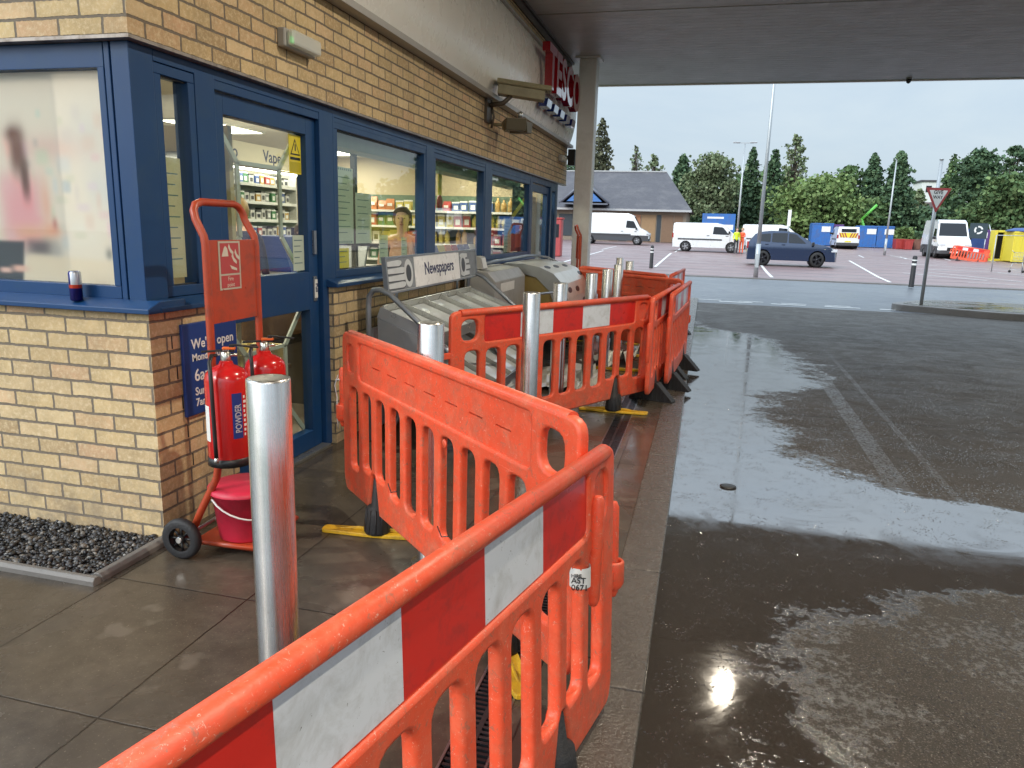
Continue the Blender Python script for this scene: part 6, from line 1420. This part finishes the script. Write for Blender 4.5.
cm=[pm(n,c,.5,var=.2) for n,c in cols]; x=-9.6; k=0
for wd,mi in ((1.0,0),(.9,2),(1.3,3),(1.5,1),(.5,2),(1.2,0),(.9,0)):
    MB().box(x,x+wd-.1,y0-.05,y0-.005,bz+.05,3.2).build('shopfront_panel',cm[mi],t,world=True); x+=wd
x=-23
for k in range(8): MB().box(x,x+1.4,y0-.05,y0-.005,bz+.4,3.1).build('window',cm[2],t,world=True); x+=1.65
# white house on the hill, roofs among trees
t=thing('white_house','distant white house with a flat upper storey among the trees on the hill','house',(52.5,200,10.5)); MB().box(-4,3.5,0,8,-8,4.6).build('wall',pm('white_render',(.66,.66,.64),.7),t); MB().box(-4.3,3.8,-.3,8.3,4.61,5.0).build('roof',M_SLATE,t); b=MB()
for x in (-3,-.8,1.4): b.box(x,x+1.2,-.06,-.005,2.2,3.7)
b.build('window',M_VG,t)
t=thing('white_house','distant pale house with brown pitched roof right of the white house','house',(61,205,9)); MB().box(-4,4,0,8,-7,4.2).build('wall',bpy.data.materials['white_render'],t); MB().prism([(-4.6,4.2),(4.6,4.2),(0,7.2)],lambda u,v,w:(u,w,v),-.4,8.4).build('roof',pm('brown_tiles',(.24,.16,.11),.7),t)
g=ony(925,212,120); t=thing('dark_roofed_house','low house with a broad dark brown roof behind the tall white van','house',(g[0]+1,120,gz(99))); MB().box(-7.5,9,0,8,0,2.4).build('wall',M_STONE,t); MB().add([(-9,-.6,2.2),(10,-.6,2.2),(10,8.6,2.2),(-9,8.6,2.2),(-3,4,6.2),(5,4,6.2)],[(0,1,5,4),(1,2,5),(2,3,4,5),(3,0,4),(3,2,1,0)]).build('roof',pm('dark_roof',(.09,.06,.055),.7),t)
# hill behind
xs_=np.linspace(-260,320,40); b=MB(); ys_=[105,150,200,260,340]; vs=[];fs=[]
for j,y in enumerate(ys_):
    for i,x in enumerate(xs_): vs.append((x,y,(0,4,8.5,11,9)[j]*(.55+.45*math.exp(-((x-60)/70)**2))+ .8))
for j in range(4):
    for i in range(39): a=j*40+i; fs.append((a,a+1,a+41,a+40))
tag(b.add(vs,fs,0,True).build('hill',M_GRASS,fix=False),kind='structure')

# ------------------------------------------------------------------ trees
def leafmat(name,c0,c1,c2):
    m,nt,p,g=island_mat(name,[(0.,c0),(.5,c1),(1.,c2)],.75)
    src=p.inputs['Base Color'].links[0].from_socket; n=noise(nt,.55,3,.6,objvec(nt))
    L(nt,mix(nt,1.,src,ramp(nt,n,[(.3,1.25),(.7,2.6)]),'MULTIPLY'),p.inputs['Base Color']); p.inputs['Specular IOR Level'].default_value=.2; return m
LM={'dark':leafmat('spruce_needles',(.022,.042,.024),(.036,.062,.032),(.055,.085,.042)),'mid':leafmat('mid_green_leaves',(.028,.052,.020),(.045,.075,.030),(.075,.105,.042)),'light':leafmat('light_green_leaves',(.045,.072,.022),(.070,.105,.034),(.11,.145,.055)),
'olive':leafmat('olive_leaves',(.050,.068,.034),(.078,.098,.05),(.115,.13,.075)),'brown':leafmat('brown_pine_needles',(.035,.035,.022),(.05,.052,.03),(.075,.075,.045))}
BARK=pm('bark',(.10,.08,.06),.9,var=.3,scale=6,bmp=.02)
def quads(c,size,rg,flat=.0,down=None):
    n=len(c); a=rg.standard_normal((n,3)); a/=np.linalg.norm(a,axis=1)[:,None]
    b=rg.standard_normal((n,3)); b-= (b*a).sum(1)[:,None]*a; b/=np.linalg.norm(b,axis=1)[:,None]
    if down is not None: b=b*.5+down; b/=np.linalg.norm(b,axis=1)[:,None]; a-=(b*a).sum(1)[:,None]*b; a/=np.linalg.norm(a,axis=1)[:,None]
    s=size*(.6+.8*rg.random((n,1))); V=np.stack([c-a*s*.5-b*s*.2,c+a*s*.5-b*s*.2,c+a*s*.35+b*s*.6,c-a*s*.35+b*s*.6],1).reshape(-1,3)
    return V
def tree(label,cat,px,ytop,hwpx,Y,kind,mat,seed,n=4200,size=.34,base=.12,name=None):
    rg=np.random.default_rng(seed); zb=.84 if Y>=100 else gz(Y)
    g=ony(px,ytop,Y); x=g[0]; Ht=g[2]-zb; Rr=hwpx/738*Y*1.0
    t=thing(name or {'spruce':'spruce_tree','broad':'broadleaf_tree','birch':'birch_tree','pine':'pine_tree','bush':'bush'}[kind],label,cat,(x,Y,zb),0)
    pts=[]
    limbs=MB()
    if kind=='spruce':
        z=rg.random(n*2); keep=rg.random(n*2)<(1-z)**.75+.10; z=z[keep][:n]; 
        ph=rg.random(40)*6.28; lev=np.floor(z*26); fr=z*26-lev
        rad=Rr*1.25*((1-z)**.62*.92+.05)*(1.12-.40*fr)*(1+.18*np.sin(lev*2.1+1.3)); an=rg.random(len(z))*2*PI
        k=np.floor(an/(2*PI)*9+lev*.37); rad*=(.70+.42*((np.sin(k*12.9898+lev*78.233+seed)*43758.5)%1))
        rr_=rad*np.sqrt(rg.random(len(z))*.85+.15); zz=Ht*(base*.6+(1-base*.6)*z)-rr_*.22
        c=np.stack([rr_*np.cos(an),rr_*np.sin(an),zz],1); V=quads(c,size,rg,down=np.array([0,0,-.25]))
        for q in range(18):
            zq=Ht*(.15+.8*q/18); aa=q*2.4; l=Rr*(1-q/18)**.8*.8; limbs.tube([(0,0,zq),(l*math.cos(aa),l*math.sin(aa),zq-l*.2)],[.06,.015],5)
    else:
        if kind=='broad': nc=44; cz=(base+.10,.93)
        elif kind=='bush': nc=40; cz=(.12,.85)
        elif kind=='birch': nc=60; cz=(.28,.97)
        else: nc=34; cz=(.45,.95)
        cs=[];per=max(1,int(n/nc))
        for q in range(nc):
            z=cz[0]+(cz[1]-cz[0])*((q+.5)/nc); prof=math.sin(PI*min(1,max(.0,(z-cz[0]*.6)/(1.04-cz[0]*.6))))**.55 if kind!='birch' else (.35+.65*math.sin(PI*(z-.2)/.85))
            a=q*2.399+rg.random(); rr_=Rr*prof*(.15+.75*rg.random())*(1 if kind!='birch' else 1.1)
            cc=np.array([rr_*math.cos(a),rr_*math.sin(a),Ht*z]); sr=Rr*(.28+.22*rg.random())*(.8 if kind in('birch','pine') else 1)
            if z>.88: cc[:2]*=.4; sr*=.7
            sc=np.array([1,1,.62 if kind!='pine' else .38])*sr
            if cc[2]+sc[2]>Ht*1.03: cc[2]=Ht*1.03-sc[2]
            d=rg.standard_normal((per,3)); d/=np.linalg.norm(d,axis=1)[:,None]; r_=(rg.random((per,1))**.45)*(1+.30*rg.standard_normal((per,1)).clip(-1.6,2.))
            cs.append(cc+d*sc*r_); limbs.tube([(0,0,max(.3,cc[2]*.45)),tuple(cc*np.array([.55,.55,.85])),tuple(cc)],[.10*Ht/12,.05,.02],5)
        c=np.concatenate(cs); V=quads(c,size,rg,down=np.array([0,0,-.55]) if kind=='birch' else None)
    Fq=np.arange(len(V)).reshape(-1,4)
    o=fastmesh('crown',V,Fq,mat); o.parent=t
    limbs.tube([(0,0,-.2),(.05,0,Ht*.4),(0,0,Ht*.96)],[.028*Ht,.018*Ht,.02],8); limbs.build('trunk',BARK,t)
    return t
TR=[
('tall sparse brownish pine tree beside the canopy column','tree',603,118,17,98,'spruce','brown',1,2600,.36),
('thin sparse bare looking tree above the slate roof, left of its neighbours','tree',637,143,8,104,'birch','olive',2,500,.25),
('small round olive tree just above the right of the slate roof','tree',655,152,11,104,'birch','olive',3,1100,.3),
('dark rounded spruce right behind the corner of the slate roof','tree',684,154,17,100,'spruce','dark',4,3600,.36),
('broad drooping light olive tree to the left of the twin lantern lamp post','tree',714,151,27,96,'broad','olive',5,6000,.34),
('tall narrow dark spruce just left of the nearest lamp post','tree',754,147,13,102,'spruce','dark',6,3400,.34),
('dark spruce just right of the nearest lamp post','tree',776,149,14,101,'spruce','dark',7,3600,.34),
('tall slim birch with feathery crown above the light green bush','tree',798,132,12,108,'birch','olive',8,1500,.30),
('large rounded light green bushy tree above the blue car','tree',823,172,40,92,'bush','light',9,7600,.36),
('mid green pointed tree between the light bush and the dark spruces','tree',853,162,16,100,'broad','mid',10,3600,.34),
('narrow dark spruce left of the bent topped lamp post','tree',876,153,16,99,'spruce','dark',11,4200,.34),
('dense tall very dark evergreen right of the bent topped lamp post','tree',902,151,19,97,'spruce','dark',12,6500,.36),
('small pale tree in front of the distant white house','tree',921,188,7,112,'birch','olive',13,1400,.3),
('pointed green spruce between the white house and the tall dark pine','tree',955,154,14,110,'spruce','mid',14,2600,.34),
('tall dark pine with uneven crown behind the recycling banner','tree',984,145,21,99,'broad','dark',15,6200,.34),
('light green leafy tree at the right edge, nearest of the right hand trees','tree',1012,172,27,88,'broad','mid',16,6800,.34),
('high flat topped pine peeping over the right edge tree','tree',1018,142,18,120,'pine','dark',17,2600,.34),
('dark bushy evergreen low behind the blue containers on the left','tree',795,192,26,100,'bush','dark',18,4200,.38),
('dark bushy evergreen low behind the blue containers on the right','tree',868,196,20,96,'bush','mid',19,3800,.38),
('dark low tree between the two groups of spruces beyond the white van','tree',738,186,18,104,'bush','dark',20,3600,.38),
('low dark bushy tree behind the red skips','tree',925,205,22,98,'bush','dark',21,3600,.36),
('low green bushy tree behind the yellow container','tree',992,200,26,92,'bush','mid',22,4200,.36),
('small bright green bush in front of the dark roofed house','bush',905,226,9,88,'bush','light',23,1500,.26),
('clump of dark bushes below the corner of the slate roof','bush',694,215,10,95,'bush','dark',24,1800,.32),
('dark conifer left of the column, partly behind the shop end','tree',575,150,20,110,'spruce','dark',25,2400,.36),
]
for lb,ct,px,yt,hw,Y,kd,mt,sd,n,sz in TR: tree(lb,ct,px,yt,hw,Y,kd,LM[mt],sd,int(n*1.25),sz*.92)
# low hedge along the back of the car park
rg=np.random.default_rng(50); n=9000; c=np.stack([-4+46*rg.random(n),93.5+rg.random(n)*2,.84+2.1*rg.random(n)**.7*(.75+.25*np.sin(np.arange(n)*.0))],1)
tag(fastmesh('hedge',quads(c,.38,rg),np.arange(n*4).reshape(-1,4),LM['dark']),'clipped green hedge along the back of the car park','hedge')
# far wood as one mass
rg=np.random.default_rng(51); n=26000; x=-70+200*rg.random(n); hgt=7.5+2.5*np.sin(x*.21)+1.6*np.sin(x*.67+1)+1.2*np.sin(x*1.7); hgt=np.where((x>29)&(x<40),hgt*.5,hgt); c=np.stack([x,118+rg.random(n)*10,1+hgt*rg.random(n)**.8],1)
tag(fastmesh('far_wood',quads(c,.75,rg),np.arange(n*4).reshape(-1,4),LM['mid']),'dark mass of woodland beyond the car park','wood',kind='stuff')
# trees and hedge beyond the camera for the window reflections are not needed

# ------------------------------------------------------------------ sky, sun, exposure
W=bpy.data.worlds.new('World'); S.world=W; W.use_nodes=True; nt=W.node_tree; bg=nt.nodes['Background']
sky=N(nt,'ShaderNodeTexSky',sky_type='NISHITA'); sky.sun_disc=False; sky.sun_elevation=math.radians(32); sky.sun_rotation=math.radians(215); sky.air_density=1.2; sky.dust_density=2.5
tc=N(nt,'ShaderNodeTexCoord'); mp=N(nt,'ShaderNodeMapping'); L(nt,tc.outputs['Generated'],mp.inputs[0]); mp.inputs['Scale'].default_value=(1,1,3.5)
cn=noise(nt,2.2,6,.6,mp.outputs[0],.3)
cloud=mix(nt,ramp(nt,cn,[(.3,0.),(.7,1.)]),(5.6,7.0,8.5),(7.3,8.4,9.2))
sz=N(nt,'ShaderNodeSeparateXYZ'); L(nt,tc.outputs['Generated'],sz.inputs[0])
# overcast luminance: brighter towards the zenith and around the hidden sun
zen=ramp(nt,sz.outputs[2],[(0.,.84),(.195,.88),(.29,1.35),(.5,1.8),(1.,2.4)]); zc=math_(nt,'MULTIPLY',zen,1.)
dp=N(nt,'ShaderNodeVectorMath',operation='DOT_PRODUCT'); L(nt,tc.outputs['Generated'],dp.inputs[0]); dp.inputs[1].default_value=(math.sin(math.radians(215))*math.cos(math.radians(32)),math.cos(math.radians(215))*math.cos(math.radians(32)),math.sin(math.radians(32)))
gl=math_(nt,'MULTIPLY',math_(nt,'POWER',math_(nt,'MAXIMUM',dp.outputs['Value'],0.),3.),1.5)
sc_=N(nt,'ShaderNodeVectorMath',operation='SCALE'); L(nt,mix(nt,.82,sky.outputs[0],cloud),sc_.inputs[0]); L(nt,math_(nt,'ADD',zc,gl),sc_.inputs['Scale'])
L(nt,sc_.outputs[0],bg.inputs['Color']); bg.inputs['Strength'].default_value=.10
sl=bpy.data.lights.new('sun','SUN'); sl.energy=.9; sl.angle=math.radians(14); sl.color=(1.,.95,.86); so=bpy.data.objects.new('sun',sl); COL.objects.link(so)
az=math.radians(215); el=math.radians(32); dv=Vector((math.sin(az)*math.cos(el),math.cos(az)*math.cos(el),math.sin(el))); so.rotation_euler=dv.to_track_quat('Z','Y').to_euler()
S.view_settings.view_transform='Standard'; S.view_settings.look='None'; S.view_settings.gamma=1; S.view_settings.exposure=0.27; S.view_settings.use_curve_mapping=False
S.render.engine='CYCLES'; S.cycles.use_denoising=True; S.cycles.max_bounces=6; S.cycles.transparent_max_bounces=16; S.cycles.glossy_bounces=4; S.cycles.diffuse_bounces=4; S.cycles.sample_clamp_indirect=6; S.cycles.caustics_reflective=False; S.cycles.caustics_refractive=False
for o in list(bpy.data.objects):
    if o.users_scene==() and o.type=='MESH': pass
